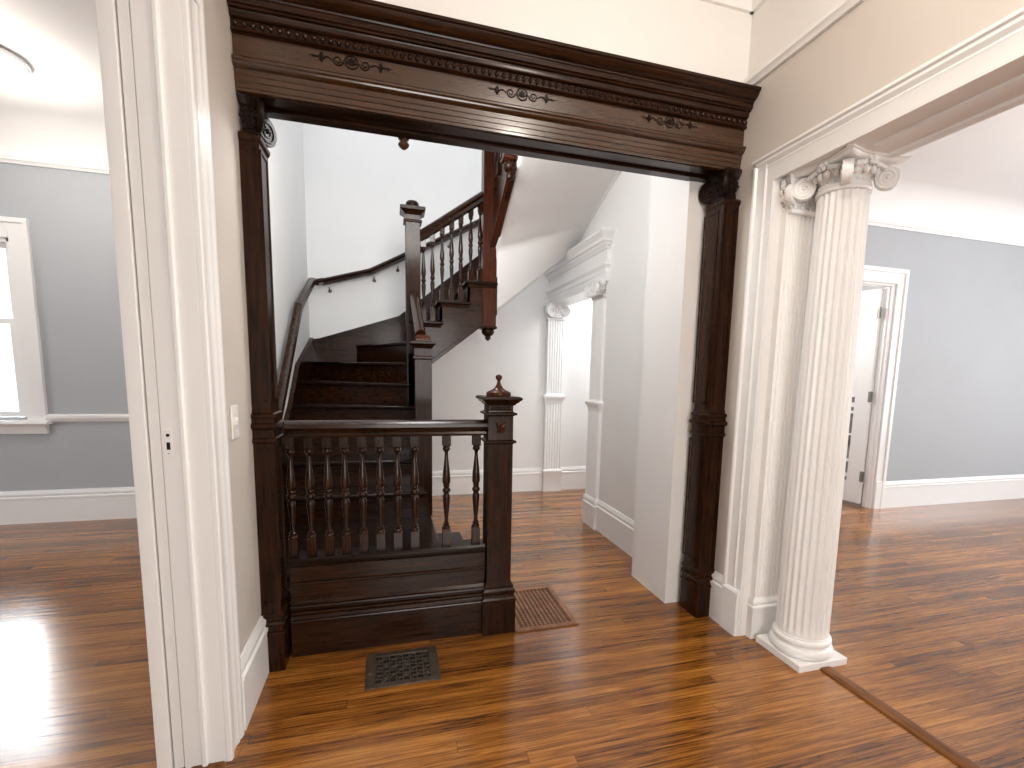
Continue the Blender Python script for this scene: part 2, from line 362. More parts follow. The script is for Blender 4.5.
# ---- right opening: casing, entablature band and soffit
mb = MB()
pro = [(XR, 2.15), (XR - .02, 2.15), (XR - .026, 2.143), (XR - .026, 2.13), (XR - .016, 2.123), (XR - .014, 2.075), (XR - .02, 2.067), (XR - .012, 2.057), (XR - .012, 2.02), (XR, 2.02)]
mb.prism(pro, 'z', 0, 2.41)
mb.box(XR - .03, XR, 2.025, 2.143, 0, .235); mb.prism([(XR - .03, .235), (XR - .02, .25), (XR, .25), (XR, .235)], 'y', 2.025, 2.143)
mb.box(XR + .001, XR2, 2.02, 2.055, 0, 2.301)
band = [(XR, 2.28), (XR - .012, 2.28), (XR - .014, 2.30), (XR - .014, 2.345), (XR - .018, 2.352), (XR - .014, 2.36), (XR - .026, 2.375), (XR - .026, 2.386), (XR - .034, 2.392), (XR - .034, 2.404), (XR, 2.41)]
mb.prism(band, 'y', -3, 2.15)
mb.box(XR, XR2, -3, 2.055, 2.292, 2.302)                     # soffit board
mb.box(XR + .11, XR + .145, -3, 1.62, 2.282, 2.292); mb.box(XR2 - .03, XR2 + .012, -3, 2.055, 2.280, 2.40)
struct(mb, 'trim_9', M['trim'], bevel=.0012)

# ================================================================== WHITE COLUMN
def volute(mb, c, r, th, ang, mi=0, flip=1):
    """scroll disc standing in the vertical plane that holds the direction ang; spiral ridges on both faces"""
    d = Vector((cos(ang), sin(ang), 0)); n = Vector((-sin(ang), cos(ang), 0)); c = Vector(c); seg = 28
    prof = [(r * .25, -.42 * th), (r * .80, -.5 * th), (r * .97, -.5 * th), (r, -.38 * th), (r, .38 * th), (r * .97, .5 * th), (r * .80, .5 * th), (r * .25, .42 * th)]
    rings = [[tuple(c + d * (q * cos(2 * pi * k / seg)) + Vector((0, 0, 1)) * (q * sin(2 * pi * k / seg)) + n * w) for k in range(seg)] for q, w in prof]
    mb.loft(rings, mi=mi)
    for sgn in (-1, 1):
        pts = []; rad = []
        for k in range(49):
            u = k / 48; a = pi / 2 - flip * 2 * pi * 2.15 * u; q = r * (.90 - .70 * u)
            pts.append(c + d * (q * cos(a)) + Vector((0, 0, 1)) * (q * sin(a)) + n * (sgn * th * .46)); rad.append(r * .10 * (1 - .4 * u))
        mb.tube(pts, rad, 6, up=n, mi=mi)
        mb.ball(tuple(c + n * (sgn * th * .46)), r * .17, 10, 6, mi=mi)
def abacus(mb, c, h, z0, z1, ratio=(1, 1)):
    """concave-sided slab with clipped corners"""
    def ring(k, z):
        pts = []
        for q in range(4):
            a = pi / 4 + q * pi / 2
            for s in range(9):
                u = s / 8 * 2 - 1
                # side from corner q to q+1
                e = k * (1 - .16 * (1 - u * u)) ; w = k * .90 * u
                ca, sa = cos(q * pi / 2 + pi / 2), sin(q * pi / 2 + pi / 2)
                x = ca * e - sa * w; y = sa * e + ca * w
                pts.append((c[0] + x * ratio[0], c[1] + y * ratio[1], z))
        return pts
    hh = z1 - z0
    mb.loft([ring(h * .86, z0), ring(h * .93, z0 + hh * .25), ring(h * .95, z0 + hh * .45), ring(h, z0 + hh * .55), ring(h, z1)])
VT = .36
def capital(parent, c, z0, z1, hx, hy, m, round_=True, corners=(0, 1, 2, 3), sides=(0, 1, 2, 3), ab=1.0, vz=None, vr=None, vd=1.16, vt=.36):
    """angular ionic capital: body part with echinus, eggs, fleurons and abacus; scrolls as sub-parts"""
    H = z1 - z0; mb = MB(); rt = (hx / hx, hy / hx)
    abacus(mb, (c[0], c[1]), hx * ab, z1 - .26 * H, z1, rt)
    prof = [(.66, 0), (.72, .02), (.74, .07), (.72, .12), (.66, .14), (.64, .22), (.70, .34), (.80, .46), (.84, .54), (.80, .62), (.72, .66), (.70, .74)]
    sq = lambda a: 1.0 if round_ else min(1 / max(abs(cos(a)), 1e-6), 1 / max(abs(sin(a)), 1e-6)) * .97
    rings = []
    for r, z in prof:
        rings.append([(c[0] + hx * r * sq(2 * pi * k / 40) * cos(2 * pi * k / 40), c[1] + hy * r * sq(2 * pi * k / 40) * sin(2 * pi * k / 40), z0 + z * H) for k in range(40)])
    mb.loft(rings)
    n = 20
    for k in range(n):                                     # eggs and beads
        a = 2 * pi * (k + .5) / n; q = sq(a)
        mb.ball((c[0] + hx * .84 * q * cos(a), c[1] + hy * .84 * q * sin(a), z0 + .44 * H), .085 * hx, 8, 6, (1, 1, 1.5))
        a = 2 * pi * k / n; q = sq(a)
        mb.ball((c[0] + hx * .68 * q * cos(a), c[1] + hy * .68 * q * sin(a), z0 + .18 * H), .035 * hx, 6, 4)
    if not round_:                                         # leaves carved on the bell
        for k in sides:
            a = k * pi / 2; nrm = Vector((cos(a), sin(a), 0)); tn = Vector((-sin(a) * hx, cos(a) * hy, 0))
            for row, (zz, q, num, sc) in enumerate(((.16, .70, 4, 1.), (.36, .76, 3, 1.15), (.56, .86, 4, .9))):
                for i in range(num):
                    t = (i - (num - 1) / 2) / num * 1.5
                    p = Vector((c[0] + cos(a) * hx * q, c[1] + sin(a) * hy * q, z0 + zz * H)) + tn * t
                    mb.ball(p, .11 * min(hx, hy) * sc, 8, 6, (1.2, 1.2, 1.7)); mb.ball(p + nrm * .10 * min(hx, hy) + Vector((0, 0, .10 * H)), .075 * min(hx, hy) * sc, 7, 5, (1.5, 1.5, .8))
    for k in sides:                                        # fleurons in the middle of each side
        a = k * pi / 2; e = Vector((cos(a) * hx * .92, sin(a) * hy * .92, 0)); tn = Vector((-sin(a) * hx, cos(a) * hy, 0))
        p = Vector((c[0], c[1], z1 - .2 * H)) + e
        mb.ball(p, .10 * hx, 8, 6)
        for s in range(6):
            b = s * pi / 3; mb.ball(p + tn * (.13 * cos(b)) + Vector((0, 0, .13 * hx * sin(b))), .075 * hx, 8, 5)
        for s in (-1, 1):                                  # leaf sprays beside the fleuron
            for i in range(4):
                mb.ball(p + tn * (s * (.22 + .10 * i)) + Vector((0, 0, -.16 * H - .03 * H * i)) - e * .04, .062 * hx, 7, 5, (1, 1, 1.3))
    cap = mb.build('capital', m, parent)
    for q in corners:
        a = pi / 4 + q * pi / 2
        v = MB(); rr = .26 * H if round_ else .24 * H
        rr = vr or .40 * H
        vc = (c[0] + cos(a) * hx * vd, c[1] + sin(a) * hy * vd, vz or z0 + .46 * H)
        ang = atan2(sin(a) * hy, cos(a) * hx)
        volute(v, vc, rr, vt * hx, ang, flip=1 if q % 2 else -1)
        v.build('volute', m, cap)
    return cap
CX, CY = 1.948, 1.815
col = thing('fluted_column', 'freestanding white round fluted column with scrolled capital on a square plinth', 'column', (CX, CY, 0))
mb = MB(); mb.box(CX - .142, CX + .142, CY - .142, CY + .142, 0, .036); mb.build('plinth', M['trim'], col, bevel=.003)
mb = MB()
mb.lathe([(.125, .036), (.138, .040), (.1415, .052), (.1415, .062), (.136, .074), (.128, .078), (.124, .084), (.123, .090), (.128, .094), (.131, .102), (.130, .112), (.125, .119), (.120, .121), (.120, .128), (.116, .132)], (CX, CY, 0), 64); mb.build('base', M['trim'], col)
def fluted(c, z0, z1, r0, r1, n=24, per=9):
    rings = []; T = 34; zs = [0, .004, .010, .018, .028, .04] + [.04 + .92 * k / T for k in range(1, T)] + [.96, .968, .976, .984, .992, 1]
    for u in zs:
        z = z0 + (z1 - z0) * u; R = r0 + (r1 - r0) * (u ** 1.5)
        # flute depth fades out to round ends
        e = min(u, 1 - u) * (z1 - z0); d = 0 if e < .02 else min(1, sqrt(max(0, 1 - ((.05 - min(e, .05)) / .03) ** 2)) if e > .02 else 0)
        ring = []
        for k in range(n * per):
            a = 2 * pi * k / (n * per); w = (k % per) / per; s = 0
            if w > .18: s = sin(pi * (w - .18) / .82) ** .65
            q = R - .0105 * (R / r0) * s * d
            ring.append((c[0] + q * cos(a), c[1] + q * sin(a), z))
        rings.append(ring)
    return MB().loft(rings)
fluted((CX, CY), .128, 2.19, .117, .101).build('shaft', M['trim'], col, smooth=50)
mb = MB(); mb.lathe([(.1, 2.162), (.107, 2.165), (.110, 2.173), (.107, 2.181), (.1, 2.186)], (CX, CY, 0), 48); mb.build('collar', M['trim'], col)
capital(col, (CX, CY), 2.186, 2.298, .142, .142, M['trim'], ab=1.2, vz=2.214, vr=.048, vd=1.10, vt=.27)

# engaged fluted pilaster on the jamb behind the column
pl = thing('fluted_pilaster', 'white fluted pilaster on the jamb half hidden behind the round column', 'pilaster', (1.89, 2.02, 0))
def flat_fluted(mb, x0, x1, yf, yb, z0, z1, n, r=.011, sgn=1):
    """board with n vertical half-round grooves in its face at yf (facing -Y)"""
    w = (x1 - x0); p = w / (n + .35); pts = [(x0, yb)]; pts.append((x0, yf))
    for k in range(n):
        cx = x0 + p * (k + .68)
        for i in range(7):
            a = pi - pi * i / 6; pts.append((cx + r * cos(a), yf + r * .9 * sin(a)))
    pts += [(x1, yf), (x1, yb)]
    mb.prism(pts, 'z', z0, z1)
mb = MB(); flat_fluted(mb, 1.805, 1.985, 1.985, 2.019, .225, 2.13, 7, .0092); mb.build('shaft', M['trim'], pl)
mb = MB(); mb.sqlathe([((.098, .04), 0), ((.098, .04), 0.161), ((.101, .043), 0.165), ((.101, .043), 0.174), ((.095, .037), 0.181), ((.099, .041), 0.191), ((.099, .041), 0.203), ((.092, .034), 0.214), ((.09, .032), 0.225)], (1.893, 2.021, 0)); mb.build('plinth', M['trim'], pl, bevel=.001)
capital(pl, (1.893, 2.000), 2.125, 2.288, .115, .054, M['trim'], False, corners=(2, 3), sides=(2, 3), vt=.22, vr=.046)

# ================================================================== DARK ENTABLATURE OVER THE STAIR OPENING
BX0, BX1 = XL + .002, XR - .002
en = thing('wood_entablature', 'dark carved wood beam with cornice and bead band spanning the stair opening', 'beam', (.6, 2.27, 2.42))
mb = MB()
cor = [(2.27, 2.757), (2.160, 2.757), (2.160, 2.745), (2.168, 2.741), (2.175, 2.728), (2.190, 2.716), (2.203, 2.712), (2.205, 2.706), (2.210, 2.704), (2.210, 2.684), (2.219, 2.681), (2.222, 2.676), (2.233, 2.673), (2.236, 2.665), (2.236, 2.655), (2.243, 2.651), (2.27, 2.649)]
mb.prism(cor, 'x', BX0, BX1); mb.build('cornice', M['woodx'], en, smooth=24)
mb = MB(); mb.prism([(2.27, 2.650), (2.252, 2.650), (2.252, 2.618), (2.246, 2.616), (2.244, 2.610), (2.25, 2.606), (2.27, 2.604)], 'x', BX0, BX1); mb.build('bead_fillet', M['woodx'], en)
mb = MB(); n = 76
for k in range(n):
    x = BX0 + (k + .5) * (BX1 - BX0) / n; mb.ball((x, 2.252, 2.634), .0115, 8, 6, (.85, 1, 1.15))
    mb.ball((x + .5 * (BX1 - BX0) / n, 2.252, 2.634), .0055, 6, 4, (.8, 1, 2))
mb.build('bead_band', M['woodx'], en)
mb = MB(); mb.box(BX0, BX1, 2.264, 2.30, 2.515, 2.61); mb.build('frieze', M['woodf'], en)
mb = MB()
arch = [(2.30, 2.520), (2.243, 2.520), (2.240, 2.515), (2.241, 2.508), (2.248, 2.503), (2.250, 2.497), (2.254, 2.493), (2.262, 2.489), (2.268, 2.486), (2.268, 2.467), (2.271, 2.465), (2.271, 2.4465), (2.2745, 2.4445), (2.2745, 2.4245), (2.278, 2.422), (2.278, 2.412), (2.30, 2.412)]
mb.prism(arch, 'x', BX0, BX1); mb.build('architrave', M['woodf'], en, smooth=24)
mb = MB(); mb.box(BX0, BX1, 2.295, YB, 2.417, 2.745); mb.box(BX0, BX1, 2.40, YB + .01, 2.405, 2.417); mb.box(BX0, BX1, 2.29, 2.315, 2.408, 2.417)
mb.build('soffit', M['woodx'], en, bevel=.002)
def ornament(cx):
    mb = MB(); y = 2.263; z = 2.578
    def ring(x, zz, r, t): mb.tube([(x + r * cos(2 * pi * k / 20), y, zz + r * sin(2 * pi * k / 20)) for k in range(20)], t, 6, closed=True, up=(0, 1, 0))
    ring(cx, z, .024, .0035); mb.ball((cx, y, z - .003), .009, 8, 6, (1, .5, 1))
    for k in range(5):
        a = pi * (k + .5) / 5; mb.tube([(cx, y, z - .012), (cx + .019 * cos(a), y, z - .008 + .023 * sin(a))], [.0025, .0045], 6, up=(0, 1, 0))
    for s in (-1, 1):
        for (d, r) in ((.052, .020),):
            pts = []
            for k in range(30):
                u = k / 29; a = pi + u * 2 * pi * 1.5; q = r * (1 - .75 * u); pts.append((cx + s * (d + q * cos(a)), y, z - .002 + q * sin(a)))
            mb.tube(pts, [.0035 - .0012 * k / 29 for k in range(30)], 6, up=(0, 1, 0))
        mb.tube([(cx + s * .072, y, z - .004), (cx + s * .090, y, z + .006), (cx + s * .105, y, z - .002)], [.003, .003, .004], 6, up=(0, 1, 0))
        for da in (-1.0, -.45, 0, .45, 1.0):
            mb.tube([(cx + s * .104, y, z), (cx + s * (.104 + .018 * cos(da)), y, z + .02 * sin(da))], [.0025, .0048], 6, up=(0, 1, 0))
        mb.tube([(cx + s * .12, y, z), (cx + s * .158, y, z + .001)], [.0035, .0012], 6, up=(0, 1, 0)); mb.ball((cx + s * .141, y, z), .0055, 6, 5)
    return mb.build('carved_ornament', M['carve'], en)
for cx in (-.128, .583, 1.325): ornament(cx)

# dark square pilasters carrying the beam
def panel_frame(mb, plane, c, u0, u1, z0, z1, s, w=.008, d=.004):
    """raised bead rectangle on a vertical face: plane 'y' (face at y=c, outward s) or 'x'"""
    for (a0, a1, b0, b1) in ((u0, u1, z0, z0 + w), (u0, u1, z1 - w, z1), (u0, u0 + w, z0, z1), (u1 - w, u1, z0, z1)):
        lo, hi = min(c, c + s * d), max(c, c + s * d)
        if plane == 'y': mb.box(a0, a1, lo, hi, b0, b1)
        else: mb.box(lo, hi, a0, a1, b0, b1)
def dark_pilaster(label, side):
    """side -1: left jamb, +1: right jamb"""
    xw = XL if side < 0 else XR                            # wall plane
    dy = .012 if side < 0 else -.016
    def rect(w, yf):
        if side < 0: w -= .022
        yb = YB - .008 if side < 0 else YB - .045
        return (xw, xw + w) if side < 0 else (xw - w, xw), (yf + dy, yb)
    r = thing('wood_pilaster', label, 'pilaster', ((xw + (.05 if side < 0 else -.05)), 2.37, 0), 'dark wood pilasters beside the stair opening')
    def stack(name, secs, m=M['woodz'], bev=.0015):
        mb = MB(); rings = []
        for (w, yf, z) in secs:
            (x0, x1), (y0, y1) = rect(w, yf); rings.append([(x0, y0, z), (x1, y0, z), (x1, y1, z), (x0, y1, z)])
        mb.loft(rings); return mb, name, m, bev
    def fin(t, extra=None):
        mb, name, m, bev = t
        if extra: extra(mb)
        return mb.build(name, m, r, smooth=20)
    fin(stack('plinth', [(.110, 2.262, 0), (.110, 2.262, .170), (.115, 2.257, .173), (.116, 2.256, .180), (.113, 2.259, .185), (.106, 2.266, .189), (.106, 2.266, .212), (.114, 2.258, .216), (.117, 2.255, .226), (.114, 2.258, .236), (.106, 2.266, .240), (.106, 2.266, .254), (.113, 2.259, .257), (.114, 2.258, .266), (.109, 2.263, .272), (.101, 2.272, .278), (.101, 2.272, .285)]))
    def lower(mb):
        (x0, x1), (y0, y1) = rect(.100, 2.273)
        panel_frame(mb, 'y', y0, x0 + .014, x1 - .014, .32, 1.01, -1)
        panel_frame(mb, 'x', x1 if side < 0 else x0, 2.295, 2.42, .32, 1.01, 1 if side < 0 else -1)
    fin(stack('lower_shaft', [(.100, 2.273, .283), (.100, 2.273, 1.04)]), lower)
    fin(stack('belt', [(.100, 2.272, 1.030), (.112, 2.261, 1.036), (.115, 2.258, 1.044), (.112, 2.261, 1.052), (.104, 2.268, 1.056), (.104, 2.268, 1.090), (.112, 2.260, 1.094), (.122, 2.250, 1.100), (.124, 2.248, 1.108), (.121, 2.251, 1.115), (.108, 2.264, 1.121), (.105, 2.267, 1.138), (.113, 2.259, 1.142), (.115, 2.257, 1.150), (.111, 2.261, 1.157), (.100, 2.274, 1.162), (.095, 2.279, 1.178)]))
    def upper(mb):
        (x0, x1), (y0, y1) = rect(.094, 2.280)
        panel_frame(mb, 'y', y0, x0 + .013, x1 - .013, 1.21, 2.215, -1)
        panel_frame(mb, 'x', x1 if side < 0 else x0, 2.30, 2.42, 1.21, 2.215, 1 if side < 0 else -1)
    fin(stack('upper_shaft', [(.094, 2.280, 1.172), (.094, 2.280, 2.262)]), upper)
    fin(stack('neck_moulding', [(.094, 2.280, 2.235), (.101, 2.272, 2.243), (.104, 2.269, 2.252), (.104, 2.269, 2.260), (.095, 2.278, 2.270)]))
    (x0, x1), (y0, y1) = rect(.100, 2.274)
    cx = (x0 + x1) / 2; cy = (y0 + y1) / 2
    capital(r, (cx, cy), 2.27, 2.416, (x1 - x0) / 2 * 1.02, (y1 - y0) / 2 * 1.02, M['carve'], False, corners=(0, 3) if side < 0 else (1, 2), sides=(0, 3) if side < 0 else (2, 3))
    # ring of carving round the bell of the capital
    return r
dark_pilaster('dark wood pilaster beside the light switch, left of the stair opening', -1)
dark_pilaster('dark panelled wood pilaster beside the white casing, right of the stair opening', 1)

# ================================================================== LOW BALUSTRADE SCREEN
SY = 2.43
bs = thing('stair_balustrade', 'low dark wood balustrade with panelled base and finial newel across the stair platform', 'balustrade', (0, SY, 0))
x0, x1 = XL + .10, .462
mb = MB()
bp = [(2.49, 0), (2.374, 0), (2.374, .166), (2.367, .168), (2.365, .174), (2.367, .180), (2.376, .182), (2.379, .196), (2.386, .203), (2.376, .205), (2.374, .211), (2.378, .216), (2.389, .222), (2.389, .232), (2.374, .236), (2.369, .242), (2.371, .250), (2.382, .254), (2.394, .266), (2.394, .343), (2.384, .345), (2.382, .351), (2.386, .357), (2.396, .36), (2.396, .436), (2.49, .436)]
mb.prism(bp, 'x', x0, x1); mb.build('base_panel', M['woodx'], bs, smooth=18)
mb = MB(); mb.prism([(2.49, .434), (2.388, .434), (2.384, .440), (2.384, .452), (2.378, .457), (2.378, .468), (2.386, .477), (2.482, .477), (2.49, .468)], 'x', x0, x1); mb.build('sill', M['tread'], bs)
mb = MB(); mb.prism([(2.395, 1.040), (2.465, 1.040), (2.468, 1.050), (2.462, 1.060), (2.470, 1.076), (2.478, 1.084), (2.476, 1.100), (2.462, 1.112), (2.430, 1.117), (2.398, 1.112), (2.384, 1.100), (2.382, 1.084), (2.390, 1.076), (2.398, 1.060), (2.392, 1.050)], 'x', x0 - .0, x1 + .02); mb.build('handrail', M['woodx'], bs)
def baluster_mesh(h, w, m, name='baluster'):
    """turned baluster standing on z=0; profile read from the photo (top block, ring, vase, ring, taper, ring, foot block)"""
    mb = MB(); hw = w / 2
    mb.sqlathe([(hw, 0), (hw, .150 * h), (hw * .8, .157 * h)], (0, 0, 0)); mb.sqlathe([(hw * .8, .893 * h), (hw, .90 * h), (hw, h)], (0, 0, 0))
    k = hw
    pr = [(.55, .150), (.95, .157), (1.0, .168), (.85, .178), (.55, .184), (.80, .190), (.85, .199), (.55, .207), (.46, .23), (.55, .28), (.72, .34), (.86, .40), (.92, .435), (.80, .462), (.52, .472), (.80, .480), (1.0, .495), (1.0, .508), (.78, .520), (.60, .526), (.78, .535), (.86, .542), (.70, .552), (.98, .57), (1.0, .60), (.88, .66), (.66, .73), (.48, .79), (.42, .83), (.46, .845), (.62, .852), (.90, .862), (.98, .873), (.85, .884), (.6, .895)]
    mb.lathe([(r * k, z * h) for r, z in pr], (0, 0, 0), 18)
    me = mb.build(name, m); me_data = me.data; bpy.data.objects.remove(me); return me_data
bal = baluster_mesh(.570, .040, M['turned'])
XS = []
XS = [-.441, -.361, -.283, -.207, -.128, -.049, .032, .114, .270, .420]
for x in XS:
    o = bpy.data.objects.new('baluster', bal); COL.objects.link(o); o.parent = bs; o.location = (x, 0, .475)
# newel with finial
NX = .532
nw_ = MB()
nw_.sqlathe([(.086, 0), (.086, .176), (.088, .180), (.088, .188), (.080, .196), (.078, .21), (.084, .222), (.084, .234), (.074, .244), (.074, .252), (.077, .256), (.066, .272), (.063, .285), (.063, 0.9980), (.066, 1.0000), (.078, 1.0060), (.078, 1.0140), (.064, 1.0200), (.063, 1.0260), (.063, 1.1380), (.066, 1.1400), (.080, 1.1460), (.080, 1.1540), (.064, 1.1600), (.062, 1.1640), (.062, 1.1930)], (NX, SY, 0))
newel = nw_.build('newel_post', M['woodz'], bs, smooth=20)
mb = MB(); mb.sqlathe([(.062, 1.1910), (.072, 1.1950), (.074, 1.2010), (.084, 1.2060), (.090, 1.2140), (.098, 1.2200), (.101, 1.2240), (.101, 1.2300), (.09, 1.2360)], (NX, SY, 0)); mb.build('cap', M['woodz'], newel, smooth=20)
mb = MB(); mb.lathe([(.060, 1.2320), (.062, 1.2380), (.063, 1.2500), (.060, 1.2560), (.050, 1.2610), (.036, 1.2670), (.022, 1.2770), (.013, 1.2910), (.0085, 1.3060), (.008, 1.3130), (.0125, 1.3180), (.0165, 1.3260), (.0165, 1.3340), (.012, 1.3410), (.003, 1.3440)], (NX, SY, 0), 24); mb.build('finial', M['woodred'], newel)
mb = MB()
for k in range(5): mb.ball((NX - .044 + k * .022, SY - .066, 1.178), .0075, 8, 6, (1, .6, 1))
for k in range(4): mb.ball((NX - .033 + k * .022, SY - .066, 1.176), .004, 6, 5, (1, .6, 2.2))
mb.build('neck_carving', M['woodz'], newel)
mb = MB(); y = SY - .063; z = 1.076
mb.ball((NX, y, z), .018, 12, 8, (1, .85, 1.05)); mb.ball((NX, y - .013, z + .005), .009, 10, 6)
for a, l in ((pi * .29, .040), (pi * .71, .040), (-pi * .25, .026), (-pi * .75, .026), (-pi * .5, .024), (0, .020), (pi, .020), (pi / 2, .022)):
    mb.tube([(NX, y, z), (NX + l * .6 * cos(a), y - .005, z + l * .6 * sin(a)), (NX + l * cos(a), y - .003, z + l * sin(a))], [.0075, .0085, .003], 7, up=(0, 1, 0))
mb.build('rosette', M['woodred'], newel)

# ================================================================== STAIRCASE
R = .178
st = thing('staircase', 'dark wood winder staircase turning right behind the low balustrade', 'staircase', (0, 3.4, 0))
TT = .032
def tread(poly, k, m=None):
    mb = MB(); z = k * R; n = len(poly); cx = sum(p[0] for p in poly) / n; cy = sum(p[1] for p in poly) / n
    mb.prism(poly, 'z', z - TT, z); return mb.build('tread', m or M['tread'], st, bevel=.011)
def riser(p0, p1, k, t=.018, m=None, zb=None):
    """vertical board under tread k from p0 to p1 (plan)"""
    d = Vector((p1[0] - p0[0], p1[1] - p0[1])).normalized(); n = Vector((-d.y, d.x)) * t
    poly = [(p0[0], p0[1]), (p1[0], p1[1]), (p1[0] + n.x, p1[1] + n.y), (p0[0] + n.x, p0[1] + n.y)]
    return MB().prism(poly, 'z', (k - 1) * R if zb is None else zb, k * R - TT).build('riser', m or M['woodx'], st)
XI = .215                                                  # right ends of the lower flight
NO = .028
# step up from the hall floor, then the platform behind the screen
tread([(.20, 2.50), (.495, 2.50), (.495, 3.52), (.20, 3.52)], 1); riser((.462, 3.50), (.462, 2.50), 1, -.018, M['woody'])
MB().box(.25, .462, 3.484, 3.502, 0, R - TT).build('riser', M['woodx'], st)
tread([(HX0, 2.492), (.275, 2.492), (.275, 3.50), (HX0, 3.50)], 2); riser((.25, 3.50), (.25, 2.492), 2, -.018, M['woody'])
Y3, Y4, Y5, Y6 = 3.335, 3.605, 3.86, 4.13
PV = (.17, 4.33)                                           # winder pivot at the tall newel
def quad(ya, yb, xr=XI): return [(HX0, ya), (xr, ya), (xr, yb), (HX0, yb)]
tread(quad(Y3, Y4 + .05, .235), 3); riser((HX0, Y3 + NO), (.225, Y3 + NO), 3)
tread(quad(Y4, Y5 + .05, .225), 4); riser((HX0, Y4 + NO), (.20, Y4 + NO), 4)
tread(quad(Y5, Y6 + .05), 5); riser((HX0, Y5 + NO), (XI, Y5 + NO), 5)
tread([(HX0, Y6 + .10), (XI, Y6), (XI, 4.36), (HX0, 4.72)], 6); riser((HX0, Y6 + .10 + NO), (XI, Y6 + NO), 6)
tread([(HX0, 4.645), (PV[0], 4.285), (PV[0] + .03, 4.38), (HX0, 5.34)], 7); riser((HX0, 4.645 + NO), (PV[0], 4.285 + NO), 7)
tread([(HX0, 5.31), (PV[0] - .01, 4.29), (PV[0] + .04, 4.40), (-.30, HYB), (HX0, HYB)], 8); riser((HX0, 5.345), (PV[0], 4.33), 8)
tread([(-.33, HYB), (PV[0] - .01, 4.31), (PV[0] + .06, 4.36), (.20, HYB)], 9); riser((-.305, HYB), (PV[0] + .01, 4.35), 9, -.018)
# upper flight running right
NXS = {10: .165, 11: .400, 12: .636, 13: .872}
FY = 4.32                                                  # front face of the upper stringer
for k in (10, 11, 12):
    xn = NXS[k]; tread([(xn, FY - .03), (NXS[k + 1] + .05, FY - .03), (NXS[k + 1] + .05, HYB), (xn, HYB)], k, M['tread'])
    riser((xn + NO, HYB), (xn + NO, FY), k, .018, M['woody'])
riser((NXS[13] + NO, HYB), (NXS[13] + NO, FY), 13, .018, M['woody'])
tread([(NXS[13], FY + .01), (.915, FY + .01), (.915, HYB), (NXS[13], HYB)], 13)
# tread return mouldings under each nosing on the open side
for k in (10, 11, 12):
    mb = MB(); mb.prism([(FY - .016, k * R - TT - .022), (FY, k * R - TT - .022), (FY, k * R - TT), (FY - .024, k * R - TT)], 'x', max(NXS[k] + .03, .26), NXS[k + 1] + .035); mb.build('scotia', M['woodx'], st)
# open stringer of the upper flight with stepped top and moulded lower edge
def low(x): return 1.434 + .784 * (x - .363)
mb = MB()
top = []
for k in (10, 11, 12):
    top += [(NXS[k] + NO if k > 10 else .16, k * R - TT), (NXS[k + 1] + NO, k * R - TT)]
top += [(NXS[13] + NO, 13 * R - TT)]
poly = [(.16, low(.16)), (.92, low(.92)), (.92, 13 * R - TT)] + top[::-1]
mb.prism(poly, 'y', FY, FY + .03); mb.build('stringer', M['woodx'], st)
mb = MB(); mb.prism([(.20, low(.20) - .012), (.92, low(.92) - .012), (.92, low(.92) + .03), (.20, low(.20) + .03)], 'y', FY - .014, FY + .04); mb.build('stringer_bead', M['woodx'], st, bevel=.004)
# white sloping plaster underside of the upper flight
mb = MB(); mb.loft([[(.20, FY + .035, low(.20)), (.20, HYB, low(.20)), (.20, HYB, low(.20) + .03), (.20, FY + .035, low(.20) + .03)], [(.92, FY + .035, low(.92)), (.92, HYB, low(.92)), (.92, HYB, low(.92) + .03), (.92, FY + .035, low(.92) + .03)]])
mb.build('flight_underside', M['hall'], st, label='white plaster underside of the stairs')
# closed string wall beside the lower flight, between the two newels
mb = MB(); mb.prism([(3.46, 0), (4.34, 0), (4.34, 1.62), (4.22, 1.50), (3.46, .98)], 'x', XI - .005, XI + .055); mb.build('inner_string', M['woody'], st)
mb = MB(); mb.box(.16, .262, 4.30, 4.40, 0, 1.5); mb.build('under_newel', M['woodz'], st)
# skirtings on the walls
mb = MB(); mb.prism([(2.87, .30), (2.87, .56), (3.20, .56), (3.36, .63), (4.10, 1.06), (4.48, 1.37), (5.34, 1.645), (5.34, 1.30), (3.4, .30)], 'x', HX0 + .001, HX0 + .024)
mb.prism([(2.87, .545), (2.87, .575), (3.20, .575), (3.36, .645), (4.10, 1.075), (4.48, 1.385), (5.34, 1.66), (5.34, 1.635), (4.48, 1.355), (4.10, 1.045), (3.36, .615), (3.20, .545)], 'x', HX0 + .001, HX0 + .036)
mb.build('wall_skirt', M['woody'], st)
mb = MB(); tp = [(HX0, 1.64), (-.657, 1.655), (.10, 1.91), (.17, 1.965), (.97, 2.62)]
mb.prism(tp + [(.97, 2.0), (.17, 1.45), (HX0, 1.25)], 'y', HYB - .024, HYB - .001)
mb.prism(tp + [(p[0], p[1] - .03) for p in tp[::-1]], 'y', HYB - .036, HYB - .001); mb.build('wall_skirt', M['woodx'], st)
